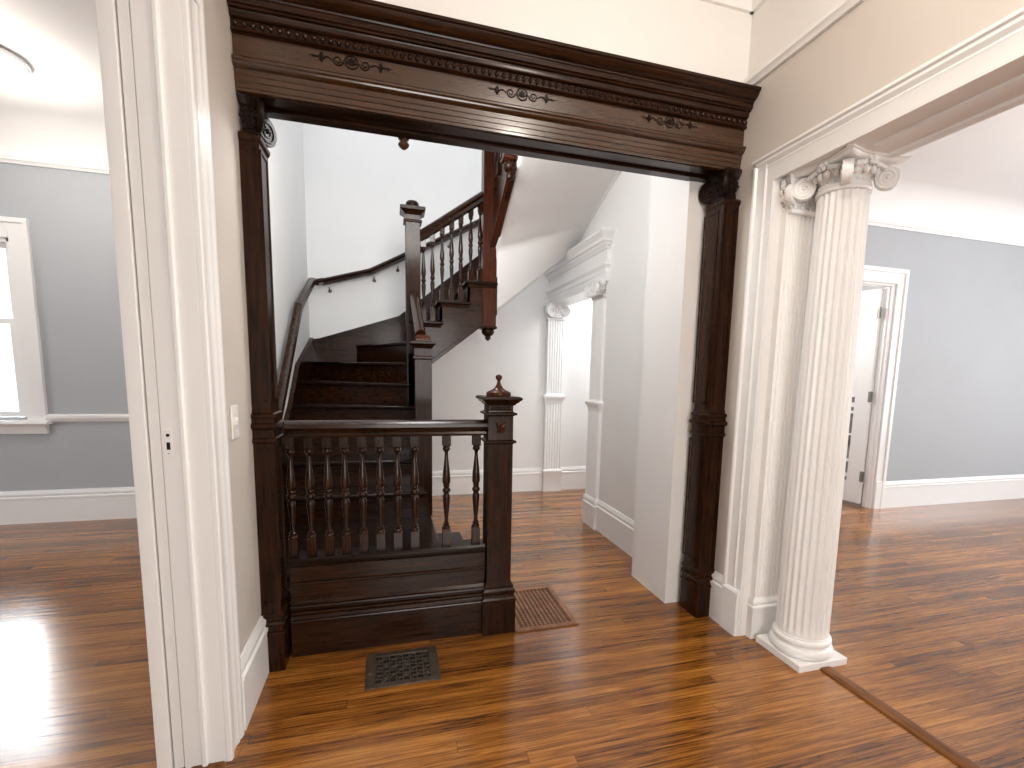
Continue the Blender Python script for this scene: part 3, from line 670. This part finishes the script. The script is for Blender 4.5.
# newels
def newel_post(c, hw, z0, ztop, cap, m, name='newel_post'):
    mb = MB(); mb.sqlathe([(hw, z0), (hw, ztop)], (c[0], c[1], 0)); return mb.build(name, m, st, bevel=.004)
tn = newel_post((.2035, 4.36), .060, 1.05, 2.60, None, M['woodz'])
mb = MB(); mb.sqlathe([(.060, 2.562), (.073, 2.566), (.075, 2.574), (.073, 2.582), (.061, 2.586), (.061, 2.622), (.070, 2.630), (.088, 2.646), (.098, 2.652), (.101, 2.656), (.101, 2.676), (.095, 2.683), (.05, 2.690)], (.2035, 4.36, 0)); mb.build('cap', M['woodz'], tn, smooth=20)
mb = MB(); mb.lathe([(.040, 2.682), (.044, 2.690), (.050, 2.697), (.054, 2.712), (.052, 2.728), (.040, 2.741), (.02, 2.748), (.002, 2.75)], (.2035, 4.36, 0), 24); mb.build('ball', M['woodz'], tn)
ln = newel_post((.224, 3.475), .0575, .33, 1.545, None, M['woodz'])
mb = MB(); mb.sqlathe([(.0575, 1.43), (.066, 1.438), (.066, 1.450), (.058, 1.457), (.058, 1.505), (.066, 1.520), (.080, 1.532), (.083, 1.538), (.083, 1.550), (.06, 1.556)], (.224, 3.475, 0)); mb.build('cap', M['woodz'], ln, smooth=20)
mb = MB(); mb.sqlathe([(.050, 1.553), (.052, 1.575), (.045, 1.592), (.030, 1.600), (.01, 1.603)], (.224, 3.475, 0)); mb.build('top_block', M['woodred'], ln, bevel=.004)
# short rail between the low and the tall newel
mb = MB(); mb.tube([(.212, 3.47, 1.60), (.206, 4.33, 2.00)], .036, 14); mb.build('short_handrail', M['woodz'], st)
mb = MB(); mb.prism([(3.50, .95), (4.32, 1.50), (4.32, 1.99), (3.50, 1.60)], 'x', .195, .222); mb.build('rail_panel', M['woody'], st)
# hanging corner post with turned drop
PX, PY = .850, 4.365
pp = newel_post((PX, PY), .060, 1.745, 3.30, None, M['woodred'])
mb = MB(); mb.sqlathe([(.060, 1.76), (.068, 1.756), (.069, 1.742), (.060, 1.735), (.045, 1.73)], (PX, PY, 0))
mb.lathe([(.046, 1.735), (.055, 1.726), (.058, 1.712), (.050, 1.694), (.034, 1.680), (.022, 1.674), (.026, 1.664), (.024, 1.652), (.012, 1.642), (.003, 1.634)], (PX, PY, 0), 20); mb.build('turned_drop', M['woodz'], pp)
# upper handrail and balusters
sec = [(-.9, -.9), (-.55, -1.1), (.55, -1.1), (.9, -.9), (.72, -.2), (1.05, .35), (.95, .8), (.5, 1.1), (-.5, 1.1), (-.95, .8), (-1.05, .35), (-.72, -.2)]
hr = lambda x: 2.470 + .716 * (x - .267)
mb = MB(); mb.tube([(.255, 4.36, hr(.255)), (.80, 4.36, hr(.80))], .038, sec=sec); mb.build('handrail', M['woodx'], st)
nos = lambda x: (10 if x < .40 else 11 if x < .636 else 12) * R
for i, x in enumerate((.292, .366, .447, .527, .605, .690, .770)):
    zb = nos(x); h = hr(x) - .035 - zb
    me = baluster_mesh(h, .040, M['turned']); o = bpy.data.objects.new('baluster', me); COL.objects.link(o); o.parent = st; o.location = Vector((x, 4.36, zb)) - wloc(st)
# third flight: inner string board climbing toward the viewer, rails above it, and the plaster soffit
mb = MB(); mb.prism([(4.31, 2.440), (4.31, 3.25), (3.66, 3.25), (3.66, 2.80)], 'x', .874, .905); mb.build('stringer', M['woodz'], st)
mb = MB(); mb.prism([(4.31, 2.425), (4.31, 2.465), (3.70, 2.825), (3.70, 2.785)], 'x', .850, .915); mb.build('stringer_bead', M['woodred'], st, bevel=.004)
for k in range(4):
    y = 4.20 - k * .13; zb = 2.80 + (4.31 - y) * .557
    me = baluster_mesh(.60, .040, M['woodz']); o = bpy.data.objects.new('baluster', me); COL.objects.link(o); o.parent = st; o.location = Vector((.872, y, zb)) - wloc(st)
def soffit():
    mb = MB(); A = []; B = []
    # inner edge: from the hanging post up along the inner string; outer edge: along the hall wall
    inn = [(.905, 4.345, 1.872), (.905, 4.325, 2.10), (.905, 4.30, 2.40), (.905, 4.15, 2.535), (.905, 3.95, 2.65), (.905, 3.72, 2.78), (.905, 3.55, 2.88), (.905, 3.35, 2.955), (.905, 3.15, LOZ)]
    out = [(XR - .001, 4.645, 2.570), (XR - .001, 4.50, 2.635), (XR - .001, 4.30, 2.715), (XR - .001, 4.10, 2.79), (XR - .001, 3.90, 2.862), (XR - .001, 3.68, 2.935), (XR - .001, 3.50, 2.965), (XR - .001, 3.30, 2.98), (XR - .001, 3.10, LOZ)]
    n = 24; rows = []
    for a, b in zip(inn, out): rows.append([tuple(Vector(a).lerp(Vector(b), k / n)) for k in range(n + 1)])
    # resample with smooth interpolation between rows
    fine = []
    for r in range(len(rows) - 1):
        for s in range(6):
            u = s / 6; fine.append([tuple(Vector(rows[r][k]).lerp(Vector(rows[r + 1][k]), u)) for k in range(n + 1)])
    fine.append(rows[-1])
    vs = [p for r in fine for p in r]; w = n + 1; fs = [[i * w + k, i * w + k + 1, (i + 1) * w + k + 1, (i + 1) * w + k] for i in range(len(fine) - 1) for k in range(n)]
    mb.add(vs, fs)
    o = mb.build('stair_soffit', M['hall'], st, smooth=80, label='white plaster underside of the top flight')
    m = o.modifiers.new('thick', 'SOLIDIFY'); m.thickness = .04; m.offset = 1
    mm = MB(); mm.tube([(p[0] - .014, p[1], p[2] - .004) for p in out], .016, 4, sec=[(-1, -.5), (1, -.5), (1, .5), (-1, .5)]); mm.build('soffit_bead', M['trimcool'], st, label='white bead along the plaster soffit')
soffit()
# upper landing (dark edge just hidden above the beam)
mb = MB(); mb.box(HX0, .90, YB, 3.60, LOZ, LOZ + .02); mb.box(.90, XR, YB, 3.20, LOZ, LOZ + .02); struct(mb, 'ceiling_landing', M['ceil'])
mb = MB(); mb.box(HX0, XR, YB, 3.60, LOZ + .10, LOZ + .22); mb.box(HX0, .90, 3.60, 3.64, LOZ - .01, LOZ + .24); struct(mb, 'floor_landing', M['woodx'])
# turned drops of the landing newels
def drop_newel(x, y, zt, label, m, big):
    r = thing('newel_drop', label, 'newel drop', (x, y, zt), 'hanging newel drops of the upper landing')
    if big:
        mb = MB(); mb.sqlathe([(.050, zt), (.050, zt + .50)], (x, y, 0)); mb.sqlathe([(.049, zt - .028), (.060, zt - .022), (.063, zt - .010), (.046, zt + .002), (.050, zt + .01)], (x, y, 0)); mb.build('post', m, r, bevel=.003)
        mb = MB(); mb.lathe([(.036, zt - .024), (.046, zt - .034), (.051, zt - .055), (.049, zt - .078), (.036, zt - .094), (.024, zt - .102), (.029, zt - .112), (.030, zt - .126), (.026, zt - .142), (.010, zt - .150)], (x, y, 0), 22); mb.build('ball', M['woodz'], r)
    else:
        mb = MB(); mb.sqlathe([(.055, zt + .12), (.055, zt + .50)], (x, y, 0)); mb.lathe([(.024, zt + .064), (.036, zt + .068), (.040, zt + .078), (.034, zt + .088), (.034, zt + .13)], (x, y, 0), 20); mb.build('post', m, r, bevel=.003)
        mb = MB(); mb.lathe([(.02, zt + .066), (.024, zt + .060), (.020, zt + .053), (.033, zt + .046), (.038, zt + .034), (.033, zt + .022), (.016, zt + .006), (.003, zt)], (x, y, 0), 20); mb.build('acorn', M['woodz'], r)
    return r
drop_newel(.862, 3.655, 2.895, 'red-brown hanging newel end with ball drop above the slanted stair bracket', M['woodred'], True)
drop_newel(.118, 3.70, 2.862, 'small dark acorn drop peeping below the wood beam against the white stairwell wall', M['woodz'], False)

# wall handrail round the corner
wr = thing('wall_handrail', 'dark wood handrail on metal brackets fixed to the white stairwell walls', 'handrail', (-.69, 4.4, 1.8))
X_ = -.682
sec2 = [(-.8, -1), (.8, -1), (.62, -.2), (1, .3), (.85, .8), (.4, 1.05), (-.4, 1.05), (-.85, .8), (-1, .3), (-.62, -.2)]
mb = MB(); mb.tube([(X_, 3.10, .80), (X_, 3.436, 1.078), (X_, 3.90, 1.468), (X_, 4.335, 1.84)], .031, sec=sec2); mb.build('lower_rail', M['woodz'], wr)
mb = MB(); mb.tube([(X_, 4.33, 1.838), (X_, 4.62, 1.965), (X_, 5.10, 2.165), (X_ + .02, 5.26, 2.185), (-.60, 5.285, 2.20)], .031, sec=sec2); mb.build('corner_rail', M['woodz'], wr)
mb = MB(); mb.tube([(-.62, 5.285, 2.19), (-.16, 5.285, 2.325), (.18, 5.285, 2.508), (.32, 5.285, 2.58), (.95, 5.285, 2.92)], .031, sec=sec2); mb.build('upper_rail', M['woodx'], wr)
for p, n in (((X_, 3.75, 1.27), 'x'), ((-.55, 5.285, 2.17), 'y'), ((.10, 5.285, 2.42), 'y'), ((-.13, 5.285, 2.30), 'y'), ((.62, 5.285, 2.70), 'y')):
    mb = MB(); q = Vector(p); w = Vector((HX0, q.y, q.z)) if n == 'x' else Vector((q.x, HYB, q.z)); d = (w - q)
    mb.tube([q + Vector((0, 0, -.02)), q + Vector((0, 0, -.045)) + d * .1, q + Vector((0, 0, -.050)) + d * .5, q + Vector((0, 0, -.048)) + d], .006, 8, up=(1, 0, 0) if n == 'y' else (0, 1, 0))
    mb.ball(q + Vector((0, 0, -.048)) + d * .97, .018, 10, 6, (1, .4, 1) if n == 'y' else (.4, 1, 1))
    mb.build('bracket', M['iron'], wr, label='dark metal bracket')

# ================================================================== FAR WHITE OPENING IN THE HALL
def far_pilaster(name, label, loc, boxes, capc, hx, hy, corners, sides, flute):
    r = thing('panelled_pilaster', label, 'pilaster', loc, 'white pilasters of the far hall opening')
    return r
# near one: on the wall face at X=XR, facing -X
r = thing('white_pilaster', 'white two-stage pilaster on the near side of the far hall opening', 'pilaster', (1.735, 3.98, 0), 'white pilasters of the far hall opening')
def xpil(secs, name, y0, y1):
    mb = MB(); rings = []
    for d, g, z in secs: rings.append([(XR - d, y0 - g, z), (XR, y0 - g, z), (XR, y1 + g, z), (XR - d, y1 + g, z)])
    return mb.loft(rings)
ya, yb = 3.86, 4.10
xpil([(.045, .015, 0), (.045, .015, .185), (.05, .018, .19), (.05, .018, .205), (.04, .01, .215), (.045, .015, .235), (.04, .01, .255), (.03, .0, .27)], 'plinth', ya, yb).build('plinth', M['trimcool'], r, bevel=.0015)
def yfl(d, y0, y1, z0, z1, n):
    pts = [(XR, y0), (XR - d, y0)]; p = (y1 - y0) / n
    for k in range(n):
        c = y0 + p * (k + .5)
        for i in range(6): a = pi - pi * i / 5; pts.append((XR - d + .006 * sin(a), c + .010 * cos(a)))
    pts += [(XR - d, y1), (XR, y1)]
    return MB().prism(pts, 'z', z0, z1)
yfl(.03, ya, yb, .27, 1.04, 7).build('lower_shaft', M['trimcool'], r)
xpil([(.03, 0, 1.04), (.034, .004, 1.05), (.034, .004, 1.065), (.045, .014, 1.085), (.055, .022, 1.10), (.055, .022, 1.118), (.032, .002, 1.13), (.027, 0, 1.14)], 'belt', ya, yb).build('belt', M['trimcool'], r, bevel=.001)
yfl(.026, ya + .008, yb - .008, 1.135, 2.02, 7).build('upper_shaft', M['trimcool'], r)
xpil([(.026, 0, 2.0), (.036, .008, 2.012), (.036, .008, 2.024), (.028, 0, 2.03)], 'neck', ya, yb).build('neck_moulding', M['trimcool'], r, bevel=.001)
capital(r, (XR - .045, (ya + yb) / 2), 2.02, 2.14, .045, .125, M['trimcool'], False, corners=(1, 2), sides=(2, 3))
# far one: on the far reveal, facing the camera
r = thing('white_pilaster', 'white fluted two-stage pilaster of the far hall opening against the back wall', 'pilaster', (1.81, 5.30, 0), 'white pilasters of the far hall opening')
def ypil(secs, x0, x1, yb=HYB):
    mb = MB(); rings = []
    for d, g, z in secs: rings.append([(x0 - g, yb - d, z), (x1 + g, yb - d, z), (x1 + g, yb, z), (x0 - g, yb, z)])
    return mb.loft(rings)
xa, xb = 1.705, 1.905
ypil([(.075, .012, 0), (.075, .012, .225), (.08, .016, .232), (.08, .016, .245), (.065, 0, .262)], xa, xb).build('plinth', M['trimcool'], r, bevel=.0015)
mb = MB(); flat_fluted(mb, xa, xb, HYB - .062, HYB - .002, .26, 1.03, 6, .0105); mb.build('lower_shaft', M['trimcool'], r)
ypil([(.062, 0, 1.02), (.066, .004, 1.032), (.066, .004, 1.05), (.08, .018, 1.075), (.09, .026, 1.09), (.09, .026, 1.11), (.064, .002, 1.125), (.06, 0, 1.135)], xa, xb).build('belt', M['trimcool'], r, bevel=.001)
mb = MB(); flat_fluted(mb, xa + .008, xb - .008, HYB - .058, HYB - .002, 1.13, 1.97, 6, .010); mb.build('upper_shaft', M['trimcool'], r)
ypil([(.058, 0, 1.95), (.068, .008, 1.96), (.068, .008, 1.972), (.058, 0, 1.98)], xa, xb).build('neck_moulding', M['trimcool'], r, bevel=.001)
capital(r, ((xa + xb) / 2, HYB - .062), 1.98, 2.128, .112, .056, M['trimcool'], False, corners=(2, 3), sides=(3,))
# entablature along the wall face
r = thing('white_entablature', 'white moulded cornice and frieze over the far hall opening', 'cornice', (1.72, 4.6, 2.14))
def ret(d): return lambda u, w: 0
def ent(prof, name, y0=3.85, y1=HYB):
    mb = MB(); mx = max(p[0] for p in prof)
    rings = []
    for d, z in prof:
        z = 2.13 + (z - 2.13) * .91
        rings.append([(XR, y0 - d * .8, z), (XR - d, y0 - d * .8, z), (XR - d, y1, z), (XR, y1, z)])
    mb.loft(rings); return mb.build(name, M['trimcool'], r, smooth=25)
ent([(.028, 2.13), (.03, 2.16), (.034, 2.162), (.034, 2.20), (.04, 2.203), (.04, 2.24), (.052, 2.262), (.058, 2.27), (.058, 2.285), (.04, 2.29)], 'architrave')
ent([(.03, 2.285), (.03, 2.41)], 'frieze')
ent([(.03, 2.405), (.042, 2.412), (.046, 2.428), (.062, 2.442), (.066, 2.462), (.085, 2.468), (.088, 2.495), (.098, 2.505), (.106, 2.522), (.118, 2.535), (.122, 2.55), (.11, 2.56)], 'cornice')
mb = MB(); mb.box(XR - .028, 1.95, 4.10, HYB - .06, 2.115, 2.135); mb.box(XR - .01, 1.95, 4.10, 4.135, 0, 2.12); struct(mb, 'trim_10', M['trimcool'])

# ================================================================== LEFT ROOM WINDOW AND LAMP
wroot = bpy.data.objects.new('window_1', None); COL.objects.link(wroot); wroot.location = (-3.33, YLW, .8); wroot['kind'] = 'structure'
mb = MB()
for (a0, a1, b0, b1) in ((wx0 - .125, wx0, wz0 - .04, 2.47), (wx1, wx1 + .125, wz0 - .04, 2.47), (wx0, wx1, wz1, 2.47)):
    mb.box(a0, a1, YLW - .024, YLW, b0, b1)
mb.box(wx1 + .10, wx1 + .134, YLW - .0355, YLW, wz0 - .04, 2.446); mb.box(wx0 - .134, wx0 - .10, YLW - .0355, YLW, wz0 - .04, 2.446); mb.box(wx0 - .135, wx1 + .135, YLW - .036, YLW, 2.445, 2.485)
mb.box(wx0, wx0 + .03, YLW, YLW + .14, wz0, wz1); mb.box(wx1 - .03, wx1, YLW, YLW + .14, wz0, wz1); mb.box(wx0, wx1, YLW, YLW + .14, wz1 - .03, wz1)
mb.build('window_casing', M['trimcool'], wroot, bevel=.003)
mb = MB(); mb.prism([(YLW + .14, .845), (YLW - .075, .845), (YLW - .08, .855), (YLW - .075, .872), (YLW + .14, .90)], 'x', wx0 - .16, wx1 + .16)
mb.prism([(YLW, .765), (YLW - .03, .765), (YLW - .034, .80), (YLW - .05, .83), (YLW - .06, .846), (YLW, .846)], 'x', wx0 - .13, wx1 + .13); mb.build('sill', M['trimcool'], wroot, bevel=.002)
zm = 1.68
def sash(z0, z1, yo, name):
    mb = MB(); a, b = wx0 + .03, wx1 - .03; f = .052
    for (p, q, r0, r1) in ((a, a + f, z0, z1), (b - f, b, z0, z1), (a + f, b - f, z0, z0 + f * .8), (a + f, b - f, z1 - f * .8, z1)): mb.box(p, q, yo, yo + .035, r0, r1)
    s = mb.build(name, M['trimcool'], wroot, bevel=.003)
    g = MB(); g.box(a + f, b - f, yo + .014, yo + .018, z0 + f * .8, z1 - f * .8); g.build('pane', M['glass'], s)
sash(zm - .02, wz1 - .03, YLW + .075, 'upper_sash'); sash(wz0 + .005, zm + .022, YLW + .035, 'lower_sash')

lp = thing('ceiling_light', 'lit frosted glass dome ceiling light in the left room', 'ceiling light', (-2.22, 3.97, CZ))
LX, LY = -2.33, 4.02
mb = MB(); mb.lathe([(.10, CZ), (.19, CZ - .004), (.205, CZ - .014), (.205, CZ - .030), (.195, CZ - .036), (.10, CZ - .036)], (LX, LY, 0), 40); mb.build('rim', M['trimcool'], lp)
mb = MB(); mb.lathe([(.192, CZ - .034), (.190, CZ - .05), (.178, CZ - .075), (.150, CZ - .10), (.11, CZ - .118), (.06, CZ - .128), (.004, CZ - .131)], (LX, LY, 0), 40); mb.build('glass_dome', M['lampglass'], lp)
mb = MB(); mb.lathe([(.004, CZ - .128), (.028, CZ - .130), (.030, CZ - .138), (.014, CZ - .146), (.012, CZ - .154), (.004, CZ - .160)], (LX, LY, 0), 18); mb.build('finial', M['steel'], lp)

# ================================================================== RIGHT ROOM DOOR
mb = MB()
for a0, a1, b0, b1 in ((dx1, 5.06, 0, 2.475), (dx0 - .14, dx0, 0, 2.475), (dx0, dx1, dz, 2.475)):
    mb.box(a0, a1, YR - .02, YR, b0, b1)
mb.box(5.03, 5.07, YR - .034, YR, 0, 2.438); mb.box(dx0 - .145, dx0 - .105, YR - .034, YR, 0, 2.438); mb.box(dx0 - .145, 5.07, YR - .034, YR, 2.438, 2.48)
mb.box(dx1 + .001, 5.058, YR - .03, YR, 0, .30)
mb.box(dx1 - .02, dx1, YR, YR + .095, 0, dz); mb.box(dx0, dx0 + .02, YR, YR + .095, 0, dz); mb.box(dx0 + .02, dx1 - .02, YR, YR + .095, dz - .02, dz)
mb.box(dx1 - .032, dx1 - .0201, YR + .035, YR + .055, 0, dz - .021)
struct(mb, 'trim_11', M['trimcool'], bevel=.0025)
dr = bpy.data.objects.new('door_1', None); COL.objects.link(dr); dr.location = (dx1 - .02, YR + .095, 0); dr['kind'] = 'structure'
# leaf swung away into the next room
import copy as _c
HGX, HGY = dx1 - .022, YR + .098; th = radians(96)
def leafpt(u, w, z): return (HGX + u * cos(th) - w * sin(th), HGY + u * sin(th) + w * cos(th), z)
def leafbox(mb, u0, u1, w0, w1, z0, z1, mi=0):
    v = [leafpt(u, w, z) for z in (z0, z1) for w in (w0, w1) for u in (u0, u1)]
    mb.add(v, [(0, 2, 3, 1), (4, 5, 7, 6), (0, 1, 5, 4), (2, 6, 7, 3), (0, 4, 6, 2), (1, 3, 7, 5)], mi)
mb = MB()
PAN = [(.26, .30), (.34, .47), (.50, .76), (.78, 1.00), (1.03, 1.07), (1.12, 1.18)]
u0, u1 = .165, .27
leafbox(mb, .004, u0, 0, .04, .03, dz - .03); leafbox(mb, u1, .82, 0, .04, .03, dz - .03)
zs = [.03] + [z for p in PAN for z in p] + [dz - .03]
for i in range(0, len(zs), 2): leafbox(mb, u0, u1, 0, .04, zs[i], zs[i + 1])
lf = mb.build('door_leaf', M['trimcool'], dr, bevel=.002)
mb = MB()
for a, b in PAN: leafbox(mb, u0, u1, .014, .026, a, b)
mb.build('glass_lights', M['darkglass'], lf, label='small stacked dark glass lights')
for z in (.33, 1.19, 2.06):
    mb = MB(); leafbox(mb, -.006, .022, .036, .046, z - .055, z + .055); leafbox(mb, -.020, -.004, .036, .044, z - .055, z + .055)
    mb.tube([(*leafpt(-.004, .048, 0)[:2], z - .058), (*leafpt(-.004, .048, 0)[:2], z + .058)], .008, 10); mb.build('hinge', M['steel'], dr, label='grey metal hinge')

# ================================================================== SWITCH AND FLOOR REGISTERS
sw = thing('light_switch', 'white light switch plate on the wall left of the dark pilaster', 'light switch', (XL, 2.034, 1.15))
mb = MB(); mb.prism([(1.996, 1.088), (2.072, 1.088), (2.072, 1.212), (1.996, 1.212)], 'x', XL, XL + .008); mb.build('plate', M['plastic'], sw, bevel=.0035)
mb = MB(); mb.prism([(2.024, 1.138), (2.044, 1.138), (2.044, 1.168), (2.024, 1.168)], 'x', XL + .008, XL + .014); mb.prism([(2.028, 1.148), (2.040, 1.148), (2.040, 1.163), (2.028, 1.163)], 'x', XL + .012, XL + .016); mb.build('toggle', M['plastic'], sw, bevel=.002)
for z in (1.115, 1.185):
    mb = MB(); mb.lathe([(.004, 0), (.004, .0015)], (XL + .008, 2.034, z), 12, M=Matrix.Rotation(pi / 2, 3, 'Y')); mb.build('screw', M['plastic'], sw)

def iron_register():
    X0, X1, Y0, Y1 = -.118, .205, 2.035, 2.305
    r = thing('floor_register', 'dark iron floor grille with scroll pattern set in the boards before the balustrade', 'floor register', ((X0 + X1) / 2, (Y0 + Y1) / 2, 0))
    MB().box(X0 + .03, X1 - .03, Y0 + .03, Y1 - .03, .0005, .0015).build('duct_shade', M['black'], r, label='black sheet for the shade under the grille')  # thin black sheet on the boards, painted shade of the opening below
    mb = MB(); f = .042; g = .032
    for a, b, c, d in ((X0, X0 + f, Y0, Y1), (X1 - f, X1, Y0, Y1), (X0 + f, X1 - f, Y0, Y0 + g), (X0 + f, X1 - f, Y1 - g, Y1)): mb.box(a, b, c, d, 0, .006)
    mb.box(X0 + .008, X0 + .026, (Y0 + Y1) / 2 - .035, (Y0 + Y1) / 2 + .01, .006, .012)
    mb.build('frame', M['iron'], r, bevel=.002)
    mb = MB(); a0, a1, b0, b1 = X0 + f, X1 - f, Y0 + g, Y1 - g; nx, ny = 8, 7
    for i in range(1, nx): x = a0 + (a1 - a0) * i / nx; mb.box(x - .0024, x + .0024, b0, b1, .001, .0042)
    for j in range(1, ny): y = b0 + (b1 - b0) * j / ny; mb.box(a0, a1, y - .0024, y + .0024, .001, .0042)
    for i in range(nx):
        for j in range(ny):
            x = a0 + (a1 - a0) * (i + .5) / nx; y = b0 + (b1 - b0) * (j + .5) / ny; s = 1 if (i + j) % 2 else -1
            pts = [(x - .0145, y - s * .013, .003), (x - .005, y - s * .002, .003), (x + .002, y + s * .006, .003), (x + .0145, y + s * .013, .003)]
            if (i + j) % 2: mb.tube(pts, .0015, 5)
            if (i % 3 == 1 and j % 3 == 1): mb.tube([(x + .009 * cos(2 * pi * k / 12), y + .009 * sin(2 * pi * k / 12), .0032) for k in range(12)], .0018, 5, closed=True)
    mb.build('grille', M['iron'], r)
iron_register()
def wood_register():
    X0, X1, Y0, Y1 = .625, .975, 2.335, 2.825
    r = thing('floor_register', 'brown wooden lattice floor grille beside the finial newel', 'floor register', ((X0 + X1) / 2, (Y0 + Y1) / 2, 0))
    MB().box(X0 + .02, X1 - .02, Y0 + .02, Y1 - .02, .0005, .0015).build('duct_shade', M['black'], r, label='black sheet for the shade under the lattice')  # floor is not cut; black sheet gives the dark below the lattice
    mb = MB(); f = .03
    for a, b, c, d in ((X0, X0 + f, Y0, Y1), (X1 - f, X1, Y0, Y1), (X0 + f, X1 - f, Y0, Y0 + f), (X0 + f, X1 - f, Y1 - f, Y1)): mb.box(a, b, c, d, 0, .010)
    mb.build('frame', M['lattice'], r, bevel=.002)
    mb = MB(); a0, a1, b0, b1 = X0 + f, X1 - f, Y0 + f, Y1 - f; nx, ny = 12, 18
    for i in range(1, nx): x = a0 + (a1 - a0) * i / nx; mb.box(x - .0048, x + .0048, b0, b1, .001, .006)
    for j in range(1, ny): y = b0 + (b1 - b0) * j / ny; mb.box(a0, a1, y - .0032, y + .0032, .001, .005)
    mb.build('lattice', M['lattice'], r)
wood_register()

# ================================================================== LIGHT
def area(name, loc, direction, sx, sy, power, col=(1, 1, 1), spread=180):
    l = bpy.data.lights.new(name, 'AREA'); l.shape = 'RECTANGLE'; l.size = sx; l.size_y = sy; l.energy = power; l.color = col; l.spread = radians(spread)
    o = bpy.data.objects.new(name, l); COL.objects.link(o); o.location = loc; o.rotation_euler = Vector(direction).to_track_quat('-Z', 'Y').to_euler(); return o
def point(name, loc, power, r=.1, col=(1, .9, .78)):
    l = bpy.data.lights.new(name, 'POINT'); l.energy = power; l.shadow_soft_size = r; l.color = col
    o = bpy.data.objects.new(name, l); COL.objects.link(o); o.location = loc; return o
WARM = (1, .90, .79); DAY = (.95, .98, 1.0)
area('daylight_front_window', (.6, -3.2, 1.55), (0, 1, -.05), 1.75, 1.95, 80, (1, .98, .95))
point('front_room_lamp', (.88, .85, 2.96), 29, .14, WARM)
area('daylight_left_window', (-3.33, 5.6, 1.75), (.1, -1, -.12), 1.3, 1.8, 140, DAY)
point('left_room_lamp', (LX, LY, CZ - .30), 26, .10, (1, .93, .84))
area('left_room_side_light', (-6.9, 1.5, 1.7), (1, 0, -.05), 3.0, 1.8, 95, DAY)  # area light just inside the solid side wall, no window opening there
area('daylight_right_room', (9.7, .7, 1.6), (-1, 0, -.05), 3.3, 1.9, 172, DAY)
point('right_room_fill', (5.0, .9, 2.25), 70, .15, (1, .96, .92))  # added unseen fill to lift the right room and its ceiling
area('stairwell_daylight', (.35, 4.3, 5.15), (.05, .06, -1), 1.7, 1.3, 15, (.97, .985, 1))
area('stairwell_window', (HX0 + .04, 4.35, 4.0), (1, -.15, -.45), 1.2, 1.2, 6, DAY)
area('right_room_ceiling_fill', (5.6, .8, 1.8), (0, .1, 1), .6, .6, 48, (.97, .985, 1))  # upward fill with no fixture, added to brighten the ceiling
point('hall_lamp', (.25, 3.0, 2.80), 47, .24, (1, .99, .965))
point('alcove_fill', (2.6, 4.7, 2.5), 28, .1, (.97, .99, 1))  # added point light with no fixture, keeps the alcove white
point('next_room_fill', (4.3, 4.7, 2.3), 30, .1, (1, .97, .94))  # unseen fill added to brighten the open door leaf

w = bpy.data.worlds.new('sky'); SC.world = w; w.use_nodes = True; nt = w.node_tree
bg = nt.nodes['Background']; bg.inputs['Color'].default_value = (.92, .96, 1, 1); bg.inputs['Strength'].default_value = 1.6

# ================================================================== CAMERA (fitted to the photograph's vanishing points)
YAW, PITCH, ROLL, F, PPX, PPY = 0.28461247229470527, 0.12480044615983675, 0.022417126537199773, 488.56992, 531.62428, 435.37889
A = Matrix(((1, 0, 0), (0, 0, -1), (0, 1, 0)))
Rz = Matrix(((cos(YAW), -sin(YAW), 0), (sin(YAW), cos(YAW), 0), (0, 0, 1)))
Rx = Matrix(((1, 0, 0), (0, cos(PITCH), -sin(PITCH)), (0, sin(PITCH), cos(PITCH))))
Rr = Matrix(((cos(ROLL), -sin(ROLL), 0), (sin(ROLL), cos(ROLL), 0), (0, 0, 1)))
RM = Rr @ Rx @ A @ Rz
right, down, fwd = RM[0], RM[1], RM[2]
cam = bpy.data.cameras.new('camera'); co = bpy.data.objects.new('camera', cam); COL.objects.link(co)
m4 = Matrix.Identity(4)
for i in range(3): m4[i][0] = right[i]; m4[i][1] = -down[i]; m4[i][2] = -fwd[i]
m4[2][3] = 1.35
co.matrix_world = m4
cam.sensor_width = 36; cam.sensor_fit = 'HORIZONTAL'; cam.lens = F / 1024 * 36
cam.shift_x = -(PPX - 512) / 1024; cam.shift_y = (PPY - 384) / 1024; cam.clip_start = .02
SC.camera = co
vs = SC.view_settings; vs.view_transform = 'Standard'; vs.look = 'None'; vs.gamma = 1; vs.use_curve_mapping = False; vs.exposure = 0.12
SC.cycles.max_bounces = 10; SC.cycles.diffuse_bounces = 6; SC.cycles.use_denoising = True
